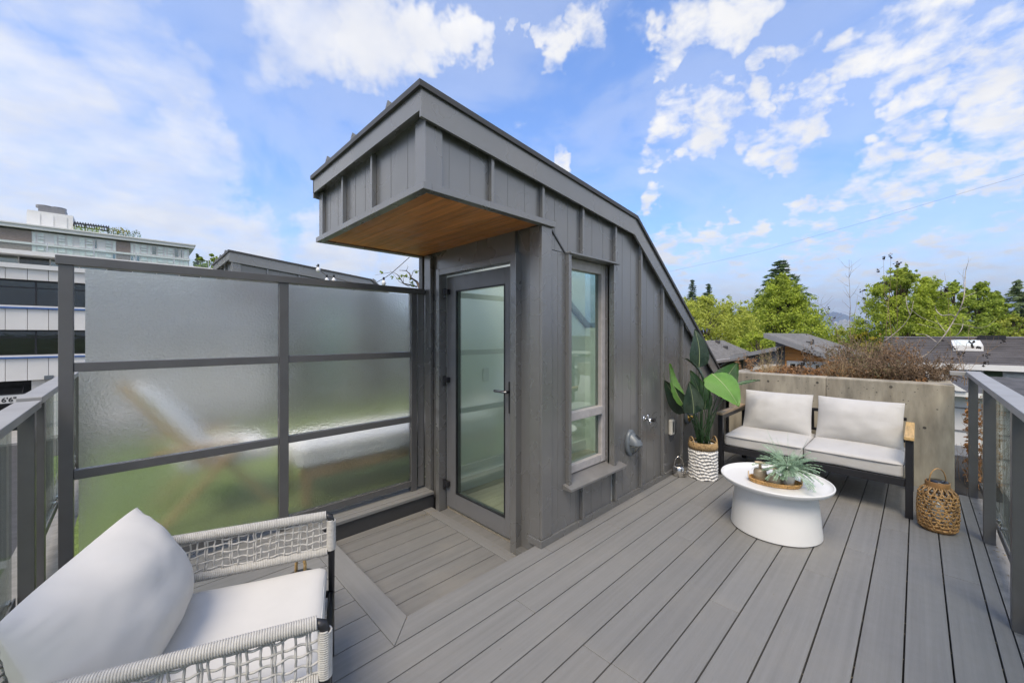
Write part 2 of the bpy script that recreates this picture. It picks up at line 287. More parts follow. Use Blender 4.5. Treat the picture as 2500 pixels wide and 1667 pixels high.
# ---------------------------------------------------------------- mesh building
def fnum(x): return np.asarray(x, float)
class MB:
    def __init__(s): s.v = []; s.f = []
    def add(s, vs, fs):
        o = len(s.v); s.v.extend([tuple(p) for p in vs]); s.f.extend([tuple(i+o for i in f) for f in fs]); return s
    def box(s, x0, x1, y0, y1, z0, z1):
        x0, x1 = min(x0, x1), max(x0, x1); y0, y1 = min(y0, y1), max(y0, y1); z0, z1 = min(z0, z1), max(z0, z1)
        return s.add([(x0, y0, z0), (x1, y0, z0), (x1, y1, z0), (x0, y1, z0), (x0, y0, z1), (x1, y0, z1), (x1, y1, z1), (x0, y1, z1)],
                     [(0, 3, 2, 1), (4, 5, 6, 7), (0, 1, 5, 4), (1, 2, 6, 5), (2, 3, 7, 6), (3, 0, 4, 7)])
    def bar(s, a, b, wa, wb, up=(0, 0, 1)):          # rectangular bar from a to b
        a, b = Vector(a), Vector(b); d = (b-a).normalized(); u = Vector(up)
        if abs(d.dot(u)) > .98: u = Vector((1, 0, 0))
        sd = d.cross(u).normalized()*wa/2; u2 = sd.normalized().cross(d)*wb/2
        P = [a-sd-u2, a+sd-u2, a+sd+u2, a-sd+u2, b-sd-u2, b+sd-u2, b+sd+u2, b-sd+u2]
        return s.add(P, [(0, 1, 2, 3), (7, 6, 5, 4), (0, 4, 5, 1), (1, 5, 6, 2), (2, 6, 7, 3), (3, 7, 4, 0)])
    def prism(s, poly, axis, a, b):                  # polygon in the other two axes, extruded along axis
        n = len(poly)
        def mk(p, c): return {'x': (c, p[0], p[1]), 'y': (p[0], c, p[1]), 'z': (p[0], p[1], c)}[axis]
        vs = [mk(p, a) for p in poly] + [mk(p, b) for p in poly]
        fs = [tuple(range(n)), tuple(range(2*n-1, n-1, -1))] + [(i, i+n, (i+1) % n+n, (i+1) % n) for i in range(n)]
        return s.add(vs, fs)
    def tube(s, pts, r, n=6, cap=True, flat=1.0):
        pts = [Vector(p) for p in pts]; m = len(pts)
        rs = r if hasattr(r, '__len__') else [r]*m
        o = len(s.v); nrm = None
        for i, p in enumerate(pts):
            d = (pts[min(i+1, m-1)] - pts[max(i-1, 0)])
            d = d.normalized() if d.length > 1e-9 else Vector((0, 0, 1))
            if nrm is None: nrm = d.orthogonal().normalized()
            else:
                nrm = nrm - d*nrm.dot(d); nrm = nrm.normalized() if nrm.length > 1e-6 else d.orthogonal().normalized()
            bn = d.cross(nrm)
            for k in range(n):
                a = 2*PI*k/n; s.v.append(tuple(p + nrm*math.cos(a)*rs[i] + bn*math.sin(a)*rs[i]*flat))
        for i in range(m-1):
            for k in range(n):
                s.f.append((o+i*n+k, o+i*n+(k+1) % n, o+(i+1)*n+(k+1) % n, o+(i+1)*n+k))
        if cap:
            s.f.append(tuple(o+k for k in range(n))[::-1]); s.f.append(tuple(o+(m-1)*n+k for k in range(n)))
        return s
    def lathe(s, prof, c, n=32, sx=1.0, sy=1.0, rot=0.0, mod=None):   # profile of (radius, z)
        o = len(s.v); m = len(prof); cr, sr = math.cos(rot), math.sin(rot)
        for (r, z) in prof:
            for k in range(n):
                a = 2*PI*k/n; rr = r*(mod(a, z) if mod else 1.0); x, y = rr*math.cos(a)*sx, rr*math.sin(a)*sy
                s.v.append((c[0]+x*cr-y*sr, c[1]+x*sr+y*cr, c[2]+z))
        for i in range(m-1):
            for k in range(n):
                s.f.append((o+i*n+k, o+i*n+(k+1) % n, o+(i+1)*n+(k+1) % n, o+(i+1)*n+k))
        if prof[0][0] > 1e-6: s.f.append(tuple(o+k for k in range(n))[::-1])
        if prof[-1][0] > 1e-6: s.f.append(tuple(o+(m-1)*n+k for k in range(n)))
        return s
    def build(s, name, material, parent=None, smooth=False, bevel=0.0, loc=None, **props):
        org = Vector(loc) if loc is not None else Vector((0, 0, 0))
        if parent is not None: org = Vector(parent['_o'])
        me = bpy.data.meshes.new(name)
        me.from_pydata([(a-org.x, b-org.y, c-org.z) for a, b, c in s.v], [], s.f); me.update()
        me.materials.append(MATS[material])
        if smooth:
            me.shade_smooth()
        o = bpy.data.objects.new(name, me); C.objects.link(o)
        if parent is not None: o.parent = parent
        else: o.location = org
        o['_o'] = tuple(org)
        if bevel:
            md = o.modifiers.new('bevel', 'BEVEL'); md.width = bevel; md.segments = 2; md.limit_method = 'ANGLE'; md.angle_limit = math.radians(40)
        for k, v in props.items(): o[k] = v
        return o
def thing(name, label, category, loc, group=None):
    o = bpy.data.objects.new(name, None); C.objects.link(o); o.location = loc; o.empty_display_size = .1
    o['label'] = label; o['category'] = category; o['_o'] = tuple(loc)
    if group: o['group'] = group
    return o
def tag(o, label, category, group=None):
    o['label'] = label; o['category'] = category
    if group: o['group'] = group
    return o
def smooth_angle(o, deg=35):
    me = o.data; me.shade_smooth()
    try: me.set_sharp_from_angle(angle=math.radians(deg))
    except Exception: pass
    return o
def box_part(parent, name, material, x0, x1, y0, y1, z0, z1, bevel=0.0):
    return MB().box(x0, x1, y0, y1, z0, z1).build(name, material, parent, bevel=bevel)
def softbox(cen, ax, half, r, crown=0.0, n=14, seed=0, wob=.004):
    """cushion: rounded box on axes ax (three unit vectors); crown swells the +z face"""
    m = MB(); hx, hy, hz = half
    cache = {}
    def vert(p):
        key = tuple(round(c, 5) for c in p)
        if key in cache: return cache[key]
        q = [p[0]*hx, p[1]*hy, p[2]*hz]
        inner = [max(-h+r, min(h-r, c)) for c, h in zip(q, half)]
        off = Vector([a-b for a, b in zip(q, inner)])
        if off.length > 1e-9: off = off.normalized()*r
        q = Vector(inner) + off
        if crown:
            k = max(0, 1-(q[0]/hx)**2)**.5*max(0, 1-(q[1]/hy)**2)**.5
            q[2] += crown*k*(1 if p[2] > 0 else -.3)
        q += Vector((mnoise.noise(q*7+Vector((seed, 0, 0))), mnoise.noise(q*7+Vector((0, seed, 3))), mnoise.noise(q*5+Vector((3, 1, seed)))))*wob
        wpt = Vector(cen) + ax[0]*q[0] + ax[1]*q[1] + ax[2]*q[2]
        m.v.append(tuple(wpt)); cache[key] = len(m.v)-1; return cache[key]
    def g(i): 
        t = i/n*2-1; return math.copysign(abs(t)**.75, t)
    for a in range(3):
        b, c = (a+1) % 3, (a+2) % 3
        for sgn in (-1, 1):
            for i in range(n):
                for j in range(n):
                    q = []
                    for (ii, jj) in ((i, j), (i+1, j), (i+1, j+1), (i, j+1)):
                        p = [0, 0, 0]; p[a] = sgn; p[b] = g(ii); p[c] = g(jj); q.append(vert(p))
                    m.f.append(tuple(q) if sgn > 0 else tuple(q[::-1]))
    return m
def pillow(cen, ax, w_, h_, t_, n=26, seed=0, pinch=.06, wrinkle=.006, sag=0.0, rnd=0.0):
    """loose pillow in the plane ax[0], ax[1]; ax[2] is its front"""
    m = MB()
    def pt(s, t, side):
        # outline: slightly hollow edges, corners drawn out
        x = s*w_/2*(1 - pinch*(1-t*t)*0 - pinch*abs(s)*(1-t*t)); y = t*h_/2*(1 - pinch*abs(t)*(1-s*s))
        if rnd: k_ = 1-.12*rnd*(abs(s)*abs(t))**4; x *= k_; y *= k_
        th = t_/2*((1-abs(s)**2.5)**.78)*((1-abs(t)**2.5)**.78)
        th *= 1 + .18*(-t)*(1 if sag else 0)
        q = Vector((x*3.1+seed, y*3.1, side*.7))
        wr = mnoise.noise(q*3)*wrinkle + mnoise.noise(q*9)*wrinkle*.3
        edge = max(abs(s), abs(t)); wr += math.sin((s if abs(t) > abs(s) else t)*38+seed)*wrinkle*.45*max(0, edge-.72)/.28
        y -= sag*(1-s*s)*(t+1)/2
        return Vector(cen) + ax[0]*x + ax[1]*y + ax[2]*(side*(th + wr*(1-edge**6)))
    for side in (1, -1):
        o = len(m.v)
        for i in range(n+1):
            for j in range(n+1):
                s = math.sin((i/n-.5)*PI); t = math.sin((j/n-.5)*PI)
                m.v.append(tuple(pt(s, t, side)))
        for i in range(n):
            for j in range(n):
                q = (o+i*(n+1)+j, o+(i+1)*(n+1)+j, o+(i+1)*(n+1)+j+1, o+i*(n+1)+j+1)
                m.f.append(q if side > 0 else q[::-1])
    return m
def weld(o, d=.0006):
    bm = bmesh.new(); bm.from_mesh(o.data); bmesh.ops.remove_doubles(bm, verts=bm.verts, dist=d); bm.to_mesh(o.data); bm.free(); o.data.shade_smooth(); return o
X3 = (Vector((1, 0, 0)), Vector((0, 1, 0)), Vector((0, 0, 1)))
# ================================================================ the setting: ground, deck
GZ = -4.9
g = MB(); R0 = 30000
g.add([(-R0, -R0, GZ), (R0, -R0, GZ), (R0, R0, GZ), (-R0, R0, GZ)], [(0, 1, 2, 3)]).build('ground', 'ground_far', kind='structure')
MB().add([(-60, 18, GZ+.004), (90, 18, GZ+.004), (90, 36, GZ+.004), (-60, 36, GZ+.004)], [(0, 1, 2, 3)]).build('road', 'asphalt', kind='structure')
MB().box(-60, 90, 36, 40.7, GZ, GZ+.13).build('pavement', 'pavement', kind='structure')
pv = MB().box(-12, -.62, -6, 17.6, GZ, GZ+.06).build('courtyard_paving', 'pavement', kind='structure')
MB().add([(-9, -6, GZ+.07), (-2.1, -6, GZ+.07), (-2.1, 17, GZ+.07), (-9, 17, GZ+.07)], [(0, 1, 2, 3)]).build('lawn', 'lawn', kind='structure')
rnd = random.Random(3)
for k in range(26):                                         # paving slabs between the lawn and the wall
    y = -3+k*.78
    MB().box(-2.04, -.66, y, y+.765, GZ+.06, GZ+.085+rnd.random()*.006).build('slab', 'pavement', pv)
# row of houses under the decks
row = MB(); row.box(-.62, 9.5, -.62, 13.2, GZ, -.36).build('terrace_block', 'panel', kind='structure')
deck = MB()
deck.box(-.56, 7.1, -.56, 3.3, -.36, -.20)
for bx_ in ((-.56, .93, -.56, 3.3), (.93, 7.1, -.56, 1.72), (.93, 1.95, 3.06, 3.3)):
    deck.box(bx_[0], bx_[1], bx_[2], bx_[3], -.198, -.034)
deck = deck.build('deck', 'under', kind='structure')
T = .024; GAP = .0062
def board(x0, x1, y0, y1, z=0.0, material='deck_board'):
    b = MB().box(x0, x1, y0+GAP/2, y1-GAP/2, z-T, z); return b.build('board', material, deck, bevel=.0022)
ys = [1.637, 1.486, 1.341, 1.197, 1.053, .910, .767, .622, .476, .330, .185, .039, -.107, -.253, -.317]
cuts = {0: [2.55, 4.3], 1: [1.463, 3.9], 2: [3.358], 3: [.35, 2.75, 4.7], 4: [1.468, 4.15], 5: [1.472, 3.62], 6: [2.2], 7: [.7, 4.45], 8: [2.9], 9: [1.2, 3.4], 10: [3.95], 11: [2.1], 12: [3.42], 13: [1.7]}
for i in range(len(ys)-1):
    xs = [-.318] + cuts.get(i, []) + [5.235]
    for a, b in zip(xs[:-1], xs[1:]): board(a+.0012, b-.0012, ys[i+1], ys[i])
yl = [1.637, 1.774, 1.923, 2.070, 2.212, 2.355, 2.500, 2.645, 2.790, 2.935, 3.080, 3.225, 3.30]
for a, b in zip(yl[:-1], yl[1:]): board(-.318, .849 if a < 3.02 else .93, a, b)
# frame of the sunken landing, mitred at the corner
MB().prism([(.853, 1.6405), (1.955, 1.6405), (1.955, 1.77), (.987, 1.77)], 'z', -T, 0).build('frame_board', 'deck_board', deck, bevel=.002)
MB().prism([(.8515, 1.642), (.9855, 1.772), (.9855, 3.016), (.8515, 3.016)], 'z', -T, 0).build('frame_board', 'deck_board_across', deck, bevel=.002)
board(1.958, 4.15, 1.6375, 1.728); board(4.153, 5.235, 1.6375, 1.728)
board(.852, 1.95, 3.0165, 3.080); board(.932, 1.95, 3.080, 3.225); board(.932, 1.95, 3.225, 3.3)
LZ = -.14
py = [1.74, 1.925, 2.068, 2.212, 2.357, 2.505, 2.652, 2.800, 2.945, 3.032]
for a, b in zip(py[:-1], py[1:]): board(.94, 1.838, a, b, LZ, 'landing_board')
MB().box(1.842, 1.932, 1.74, 3.03, LZ-T, LZ+.002).build('threshold_board', 'deck_board_across', deck, bevel=.002)
MB().box(1.936, 2.03, 1.98, 2.96, LZ-T, LZ-.004).build('door_sill', 'landing_board', deck, bevel=.002)
MB().box(.93, 1.955, 3.034, 3.055, LZ-.03, -.026).build('riser', 'riser', deck)
MB().box(.93, 1.0, 1.72, 3.03, LZ-.03, -.03).box(.94, 1.955, 1.70, 1.765, LZ-.03, -.03).build('inner_riser', 'riser', deck)
MB().box(-.5, 5.24, -.46, -.3205, -.03, -.004).build('edge_strip', 'membrane', deck)
MB().box(-.46, -.322, -.32, 3.3, -.03, -.004).build('edge_strip', 'membrane', deck)
# neighbour's deck with its green turf
nd = MB().box(-.56, 7.1, 3.304, 6.99, -.36, -.03).build('neighbour_deck', 'membrane', kind='structure')
MB().box(-.3, 5.2, 3.34, 6.95, -.03, .006).build('turf', 'turf', kind='structure')
nd2 = MB().box(-.56, 7.1, 8.6, 13.0, -.36, -.03).build('further_deck', 'membrane', kind='structure')
# grit and leaf litter in the gaps and corners of the deck
lit = MB(); r = random.Random(8)
def crumb(x, y, z, s):
    a = r.random()*6.28; q = Vector((math.cos(a), math.sin(a), 0)); p = Vector((-q.y, q.x, .3)); c = Vector((x, y, z))
    lit.add([c-q*s-p*s*.3, c+q*s-p*s*.3, c+q*s*.8+p*s*.3+Vector((0, 0, s*.4)), c-q*s*.7+p*s*.35], [(0, 1, 2, 3)])
for i in range(200): crumb(1.92-abs(r.gauss(0, .17)), 2.97-abs(r.gauss(0, .045)), LZ+.002, .0015+r.random()**2*.0045)
for i in range(110): crumb(1.905+r.gauss(0, .02), 1.95+r.random()**2*1.05, LZ+.0035, .0012+r.random()**2*.004)
for yy in (-.107, .039, .185, .33, -.253):
    for i in range(34): crumb(1.6+r.random()*3.4, yy+r.gauss(0, .0015), -.006, .002+r.random()*.0025)
for i in range(60): crumb(3.2+r.random()*2.1, -.39+r.gauss(0, .03), -.002, .003+r.random()*.006)
for i in range(26): crumb(.9+r.random()*3.5, -.1+r.random()*1.7, .0015, .0012+r.random()*.002)
lit.build('leaf_litter', 'litter', kind='stuff', label='pale crumbs and leaf litter in the deck gaps')

# ================================================================ stair penthouse (built twice: ours and the neighbour's)
def profile_top(x):            # underside of the fascia along the side wall
    if x <= 3.105: return 2.501 - (x-1.016)*(.214/2.089)
    return 2.287 - (x-3.105)*.702
def roof_top(x):
    if x <= 3.125: return 2.638 - (x-.995)*(.211/2.13)
    return 2.427 - (x-3.125)*.702
SX1 = 6.35
def penthouse(dy, full, label):
    Y0 = 1.732 + dy; Y1 = 3.235 + dy
    ph = thing('stair_penthouse', label, 'rooftop stairhead', (1.95, Y0, -.2))
    P = lambda name, m, *b, bevel=0.0: box_part(ph, name, m, *b, bevel=bevel)
    bat = [1.075, 1.497, 1.94, 2.384, 2.835, 3.262, 3.697, 4.150, 4.59, 5.03, 5.47, 5.91, SX1]
    # side wall panels
    def panel(x0, x1, zb, zt=None, bottom_slant=None):
        t = .012
        top = [(x1, zt or profile_top(x1)+.03)]
        if zt is None and x0 < 3.105 < x1: top.append((3.105, profile_top(3.105)+.03))
        top.append((x0, zt or profile_top(x0)+.03))
        m = MB().prism([(x0, zb), (x1, zb)] + top, 'y', Y0, Y0+t)
        w_ = x1-x0
        for fr in (.33, .66):             # shallow pressed ribs
            xr = x0+w_*fr
            zt2 = (zt or min(profile_top(xr), profile_top(xr+.004))+.02)
            m.box(xr-.002, xr+.002, Y0-.0014, Y0+.001, zb, zt2)
        return m.build('wall_panel', 'panel', ph)
    for a, b in zip(bat[:-1], bat[1:]):
        if b <= 1.95: panel(a, b, 2.165)
        elif a < 2.3: panel(1.94, 2.384, 1.985)          # beside and over the window
        elif a < 2.5: panel(a, b, 1.985)
        elif profile_top(b) > .12: panel(a, b, .045)
        elif profile_top(a) > .12: MB().prism([(a, .045), (a+(profile_top(a)-.05)/.702, .045), (a, profile_top(a))], 'y', Y0, Y0+.012).build('wall_panel', 'panel', ph)
    panel(1.955, 2.205, .045, 1.98); panel(2.205, 2.384, .045, .33); panel(2.384, 2.80, .045, .33)
    # standing battens
    for x in bat[:-1]:
        if x in (1.075,): continue
        zt = profile_top(x)+.02
        if x <= 1.95: zs = [(2.165, zt)]
        elif x < 2.5: zs = [(.05, .33), (1.99, zt)]
        elif x < 3: zs = [(.05, .33), (1.99, zt)]
        else: zs = [(.05, zt)]
        for a, b in zs:
            if b-a > .04: P('batten', 'trim', x-.011, x+.011, Y0-.030, Y0-.0005, a, b, bevel=.002)
    # core that closes the box and carries the roof
    MB().prism([(1.095, 2.17), (1.095, 2.45), (3.10, 2.25), (3.10, 2.17)], 'y', Y0+.14, Y0+.15).build('liner', 'interior_white', ph)
    pr = [(1.095, 2.16), (1.095, profile_top(1.095)+.05), (3.105, profile_top(3.105)+.05), (SX1, profile_top(SX1)+.05), (SX1, -.3), (1.96, -.3), (1.96, 2.16)]
    MB().prism(pr, 'y', Y1-.10, Y1).build('rear_wall', 'panel', ph)
    P('base_trim', 'trim', 1.9405, SX1, Y0-.020, Y0-.001, .001, .047, bevel=.0015)
    P('base_trim', 'trim', 1.925, 1.94, Y0-.0205, Y0+.105, .001, .047, bevel=.0015)
    # fascia along the side, roof and its edge
    f0 = Y0-.052
    def strip(off0, off1, y0, y1, name, m, xs=1.012):
        k = 3.125
        pt = lambda x, o: (x, roof_top(x)+o)
        poly = [pt(xs, off0), pt(k, off0), pt(SX1, off0), pt(SX1, off1), pt(k-.03, off1), pt(xs, off1)]
        return MB().prism(poly, 'y', y0, y1).build(name, m, ph)
    strip(-.030, -.168, f0, f0+.016, 'fascia', 'trim')
    rf = MB()
    def roof_piece(xa, xb, ya, yb):
        k = [3.125] if xa < 3.125 < xb else []
        rf.prism([(x, roof_top(x)) for x in [xa]+k+[xb]] + [(x, roof_top(x)-.0295) for x in ([xa]+k+[xb])[::-1]], 'y', ya, yb)
    roof_piece(.995, 2.25, f0-.014, Y1+.045); roof_piece(2.25, 4.60, f0-.014, 1.86+dy); roof_piece(2.25, 4.60, 3.10+dy, Y1+.045); roof_piece(4.60, SX1, f0-.014, Y1+.045)
    rf = rf.build('roof', 'roof_metal', ph)
    MB().prism([(2.25, roof_top(2.25)+.03), (3.125, roof_top(3.125)+.03), (4.60, roof_top(4.60)+.03), (4.60, roof_top(4.60)+.038), (3.125, roof_top(3.125)+.038), (2.25, roof_top(2.25)+.038)], 'y', 1.861+dy, 3.099+dy).build('roof_light_pane', 'rail_glass', rf)  # unseen pane, widened past the kerb to let more daylight into the lobby
    MB().box(1.012, 1.028, f0+.0165, Y1+.035, 2.503, 2.606).build('front_fascia', 'trim', ph)
    strip(-.030, -.168, Y1+.02, Y1+.035, 'fascia', 'trim')
    for k, yy in enumerate((2.02, 2.50, 2.95)):
        y = yy+dy
        MB().prism([(.995, 2.639), (1.055, 2.633), (1.03, 2.682), (1.007, 2.688)], 'y', y-.004, y+.004).build('seam_clip', 'trim', ph)
        MB().prism([(1.06, roof_top(1.06)-.005), (2.24, roof_top(2.24)-.005), (2.24, roof_top(2.24)+.03), (1.06, roof_top(1.06)+.03)], 'y', y-.006, y+.006).build('roof_seam', 'roof_metal', ph)
    P('fascia_return', 'trim', 1.0285, 1.0745, f0+.017, Y1+.02, 2.520, 2.530)
    # canopy front
    fb = [1.732+dy, 2.312+dy, 2.772+dy, 3.235+dy]
    for a, b in zip(fb[:-1], fb[1:]):
        m = MB().box(1.075, 1.087, a, b, 2.165, 2.53)
        for fr in (.33, .66): m.box(1.0736, 1.076, a+(b-a)*fr-.002, a+(b-a)*fr+.002, 2.165, 2.51)
        m.build('front_panel', 'panel', ph)
    for y in fb[1:3]: P('front_batten', 'trim', 1.045, 1.0745, y-.011, y+.011, 2.168, 2.505, bevel=.002)
    cp = MB()
    cp.prism([(1.052, Y0-.024), (1.155, Y0-.024), (1.155, Y0-.002), (1.0745, Y0-.002), (1.0745, Y0+.075), (1.052, Y0+.075)], 'z', 2.166, 2.505)
    cp.build('corner_cap', 'trim', ph, bevel=.002)
    P('corner_cap', 'trim', 1.052, 1.074, Y1-.05, Y1+.02, 2.166, 2.505, bevel=.002)
    # soffit edge and cedar planks
    e0, e1 = 1.035, Y0-.034
    P('soffit_edge', 'trim', e0, e0+.05, e1, Y1+.042, 2.128, 2.165, bevel=.002)
    P('soffit_edge', 'trim', e0+.0505, 2.06, e1, e1+.05, 2.128, 2.165, bevel=.002)
    P('soffit_edge', 'trim', e0+.0505, 1.96, Y1-.02, Y1+.042, 2.128, 2.165, bevel=.002)
    npk = 9; x0 = 1.088; wpk = (1.965-x0)/npk
    for k in range(npk): P('soffit_plank', 'cedar', x0+k*wpk+.0012, x0+(k+1)*wpk-.0012, e1+.052, Y1-.021, 2.142+.0008*(k % 2), 2.16, bevel=.002)
    # front wall round the door
    FX = 1.985
    P('front_wall', 'panel', FX, FX+.03, Y0+.012, 1.99+dy, LZ-.03, 2.16)
    P('front_wall', 'panel', FX, FX+.03, 2.915+dy, Y1-.101, LZ-.03, 2.16)
    P('front_wall', 'panel', FX-.028, FX+.03, 1.9905+dy, 2.9145+dy, 1.955, 2.16)
    P('corner_post', 'trim', 1.942, 2.045, Y0-.012, Y0+.011, .048, 2.127, bevel=.003)
    P('corner_post', 'trim', 1.942, 1.984, Y0+.0115, Y0+.10, -.1, 2.127, bevel=.003)
    P('corner_post', 'trim', 1.945, 1.98, Y1-.16, Y1-.06, -.03, 2.127, bevel=.003)
    P('rear_post', 'rail_metal', 1.935, 1.99, Y1-.04, Y1+.02, -.03, 2.127, bevel=.003)
    P('jamb_base', 'trim', 1.925, 1.984, 1.95+dy, 2.01+dy, LZ+.001, LZ+.046) if not full else None
    # diagonal flashing below the canopy corner
    MB().prism([(2.03, 2.128), (2.045, 2.128), (2.20, 1.986), (2.186, 1.986)], 'y', Y0-.007, Y0-.001).build('flashing', 'roof_metal', ph)
    # ---- window in the side wall
    wx0, wx1, wz0, wz1 = 2.206, 2.80, .345, 1.975
    win = MB()
    yi = Y0+.085
    win.box(wx0, wx0+.03, Y0-.032, yi+.03, wz0, wz1).box(wx1, wx1+.035, Y0-.030, yi+.03, wz0, wz1)
    win.box(wx0-.004, wx1+.06, Y0-.050, yi+.03, wz1, wz1+.012)
    win = win.build('window', 'trim', ph, bevel=.0015)
    sil = MB().prism([(Y0-.075, .318), (Y0-.075, .332), (yi, .372), (yi, .318)], 'x', wx0-.03, wx1+.13).build('sill', 'sill_metal', win)
    fx0, fx1 = wx0+.031, wx1-.001; zt = .765
    fr = MB()
    fr.box(fx0, fx0+.045, yi-.035, yi+.03, .373, wz1-.001).box(fx1-.055, fx1, yi-.035, yi+.03, .373, wz1-.001)
    fr.box(fx0+.0451, fx1-.0551, yi-.033, yi+.03, .373, .435).box(fx0+.0451, fx1-.0551, yi-.033, yi+.03, wz1-.08, wz1-.002)
    fr.box(fx0+.0451, fx1-.0551, yi-.045, yi+.03, zt, zt+.065)
    fr.build('window_frame', 'window_vinyl', win, bevel=.004)
    for a, b in ((.4355, zt-.0005), (zt+.0655, wz1-.0805)):
        MB().box(fx0+.0455, fx1-.0555, yi, yi+.006, a, b).build('pane', 'window_glass', win)
    # ---- door
    DX = 2.006; y0, y1 = 2.028+dy, 2.900+dy
    dr = MB(); gy0, gy1, gz0, gz1 = y0+.118, y1-.135, .035, 1.785
    dr.box(DX, DX+.055, y0, gy0, -.105, 1.912).box(DX, DX+.055, gy1, y1, -.105, 1.912)
    dr.box(DX, DX+.055, gy0+.0003, gy1-.0003, -.105, gz0).box(DX, DX+.055, gy0+.0003, gy1-.0003, gz1, 1.912)
    dr = dr.build('door', 'door_paint', ph, bevel=.003)
    MB().box(DX+.018, DX+.026, gy0-.004, gy1+.004, gz0-.004, gz1+.004).build('door_pane', 'door_glass', dr)
    gk = MB()
    gk.box(DX-.003, DX+.017, gy0, gy0+.010, gz0, gz1).box(DX-.003, DX+.017, gy1-.010, gy1, gz0, gz1).box(DX-.003, DX+.017, gy0+.0102, gy1-.0102, gz0, gz0+.010).box(DX-.003, DX+.017, gy0+.0102, gy1-.0102, gz1-.010, gz1)
    gk.build('gasket', 'black_metal', dr)
    cs = MB().box(1.928, DX-.001, y0-.075, y0-.018, LZ+.001, 1.98).box(1.930, DX-.001, y1+.012, y1+.060, LZ+.001, 1.98)
    cs.box(1.932, DX-.001, y0-.0175, y1+.0115, 1.925, 1.975)
    cs.build('door_casing', 'trim', dr, bevel=.003)
    if full:
        MB().box(1.9275, 1.984, 1.9525+dy-.12, 1.9525+dy, LZ+.002, LZ+.048).build('jamb_trim', 'trim', ph, bevel=.0015)
        hy_, hz_ = y0+.052, .985
        h = MB().box(DX-.012, DX-.0005, hy_-.017, hy_+.017, hz_-.16, hz_+.075)
        h.tube([(DX-.006, hy_, hz_), (DX-.05, hy_, hz_)], .010, 10)
        h.build('handle_plate', 'black_metal', dr, bevel=.003)
        MB().tube([(DX-.05, hy_-.008, hz_), (DX-.052, hy_+.05, hz_+.001), (DX-.052, hy_+.125, hz_-.001), (DX-.044, hy_+.135, hz_-.001)], [.0105, .0105, .0095, .009], 10)  .build('lever', 'dark_steel', dr, smooth=True)
        for z in (.10, 1.01, 1.78):
            MB().tube([(DX-.026, y1+.002, z-.055), (DX-.026, y1+.002, z+.035)], .0125, 10).box(DX-.036, DX-.0005, y1-.055, y1+.001, z-.022, z+.022).build('hinge', 'black_metal', dr, bevel=.003)
    # ---- inside: stair lobby under a roof light
    iw = MB()
    iw.box(2.07, 4.4, Y1-.115, Y1-.101, -.3, 2.28)
    iw.build('interior_wall', 'interior_white', ph)
    P('interior_wall', 'interior_white', 4.4, 4.42, Y0+.02, Y1-.101, -.3, 1.5)
    MB().prism([(2.07, -.3), (2.205, -.3), (2.205, 2.2), (2.07, 2.2)], 'y', Y0+.016, Y0+.03).prism([(2.205, -.3), (2.80, -.3), (2.80, .34), (2.205, .34)], 'y', Y0+.016, Y0+.03).prism([(2.205, 1.99), (2.80, 1.99), (2.80, 2.2), (2.205, 2.2)], 'y', Y0+.016, Y0+.03).prism([(2.80, -.3), (4.4, -.3), (4.4, 1.35), (3.15, 2.2), (2.80, 2.2)], 'y', Y0+.016, Y0+.03).build('interior_lining', 'interior_white', ph)
    P('interior_floor', 'interior_floor', 2.031, 4.4, Y0+.02, Y1-.116, -.3, -.13)
    if full:
        P('skirting', 'white_trim', 2.07, 4.4, Y1-.130, Y1-.1155, -.129, .0)
        P('light_switch', 'white_trim', 2.60, 2.68, Y1-.124, Y1-.1155, .93, 1.06, bevel=.003)
        P('ceiling', 'interior_white', 2.031, 2.24, Y0+.02, Y1-.116, 2.22, 2.24)
    return ph
ours = penthouse(0.0, True, 'large grey metal-clad stairhead with glass door and cedar soffit in the middle')
theirs = penthouse(5.24, False, 'more distant grey metal-clad stairhead showing over the frosted screen')
# kerb box of the roof light at the knee of the roof
for ph_, dy in ((ours, 0), (theirs, 5.24)):
    m = MB()
    for s0, s1 in ((1.80, 1.86), (3.10, 3.16)):
        m.prism([(3.24, roof_top(3.24)), (4.63, roof_top(4.63)), (4.66, roof_top(4.63)+.06), (3.27, roof_top(3.24)+.06)], 'y', s0+dy, s1+dy)
    m.prism([(3.19, roof_top(3.19)+.002), (3.25, roof_top(3.25)+.002), (3.285, roof_top(3.25)+.075), (3.225, roof_top(3.19)+.075)], 'y', 1.79+dy, 3.17+dy)
    m.build('roof_light_kerb', 'trim', ph_)
# ================================================================ frosted privacy screen
FY = 3.150
scr = thing('privacy_screen', 'tall frosted glass privacy screen in grey metal frame beside the door', 'privacy screen', (.8, FY, 0))
S = lambda name, m, *b, bevel=.002: box_part(scr, name, m, *b, bevel=bevel)
S('post', 'rail_metal', -.280, -.226, FY, FY+.055, -.004, 1.775); S('post', 'rail_metal', .753, .812, FY, FY+.055, -.004, 1.775); S('post', 'rail_metal', 1.800, 1.856, FY, FY+.055, -.004, 1.775)
S('top_rail', 'rail_metal', -.290, 1.93, FY-.008, FY+.063, 1.776, 1.824)
for z0, z1, nm in ((1.203, 1.252, 'rail'), (.622, .672, 'rail'), (.046, .094, 'bottom_rail')):
    S(nm, 'rail_metal', -.225, .752, FY+.004, FY+.050, z0, z1); S(nm, 'rail_metal', .813, 1.799, FY+.004, FY+.050, z0, z1)
for x0, x1 in ((-.196, .748), (.818, 1.793)):
    for z0, z1 in ((1.2535, 1.766), (.6735, 1.2015), (.0955, .6205)):
        xa = x0 if z1 < 1.76 or x0 > 0 else x0+.012
        S('pane', 'frosted_glass', xa if x0 > 0 else xa-(.012 if z1 < 1.76 else 0), x1, FY+.022, FY+.029, z0, z1, bevel=0)
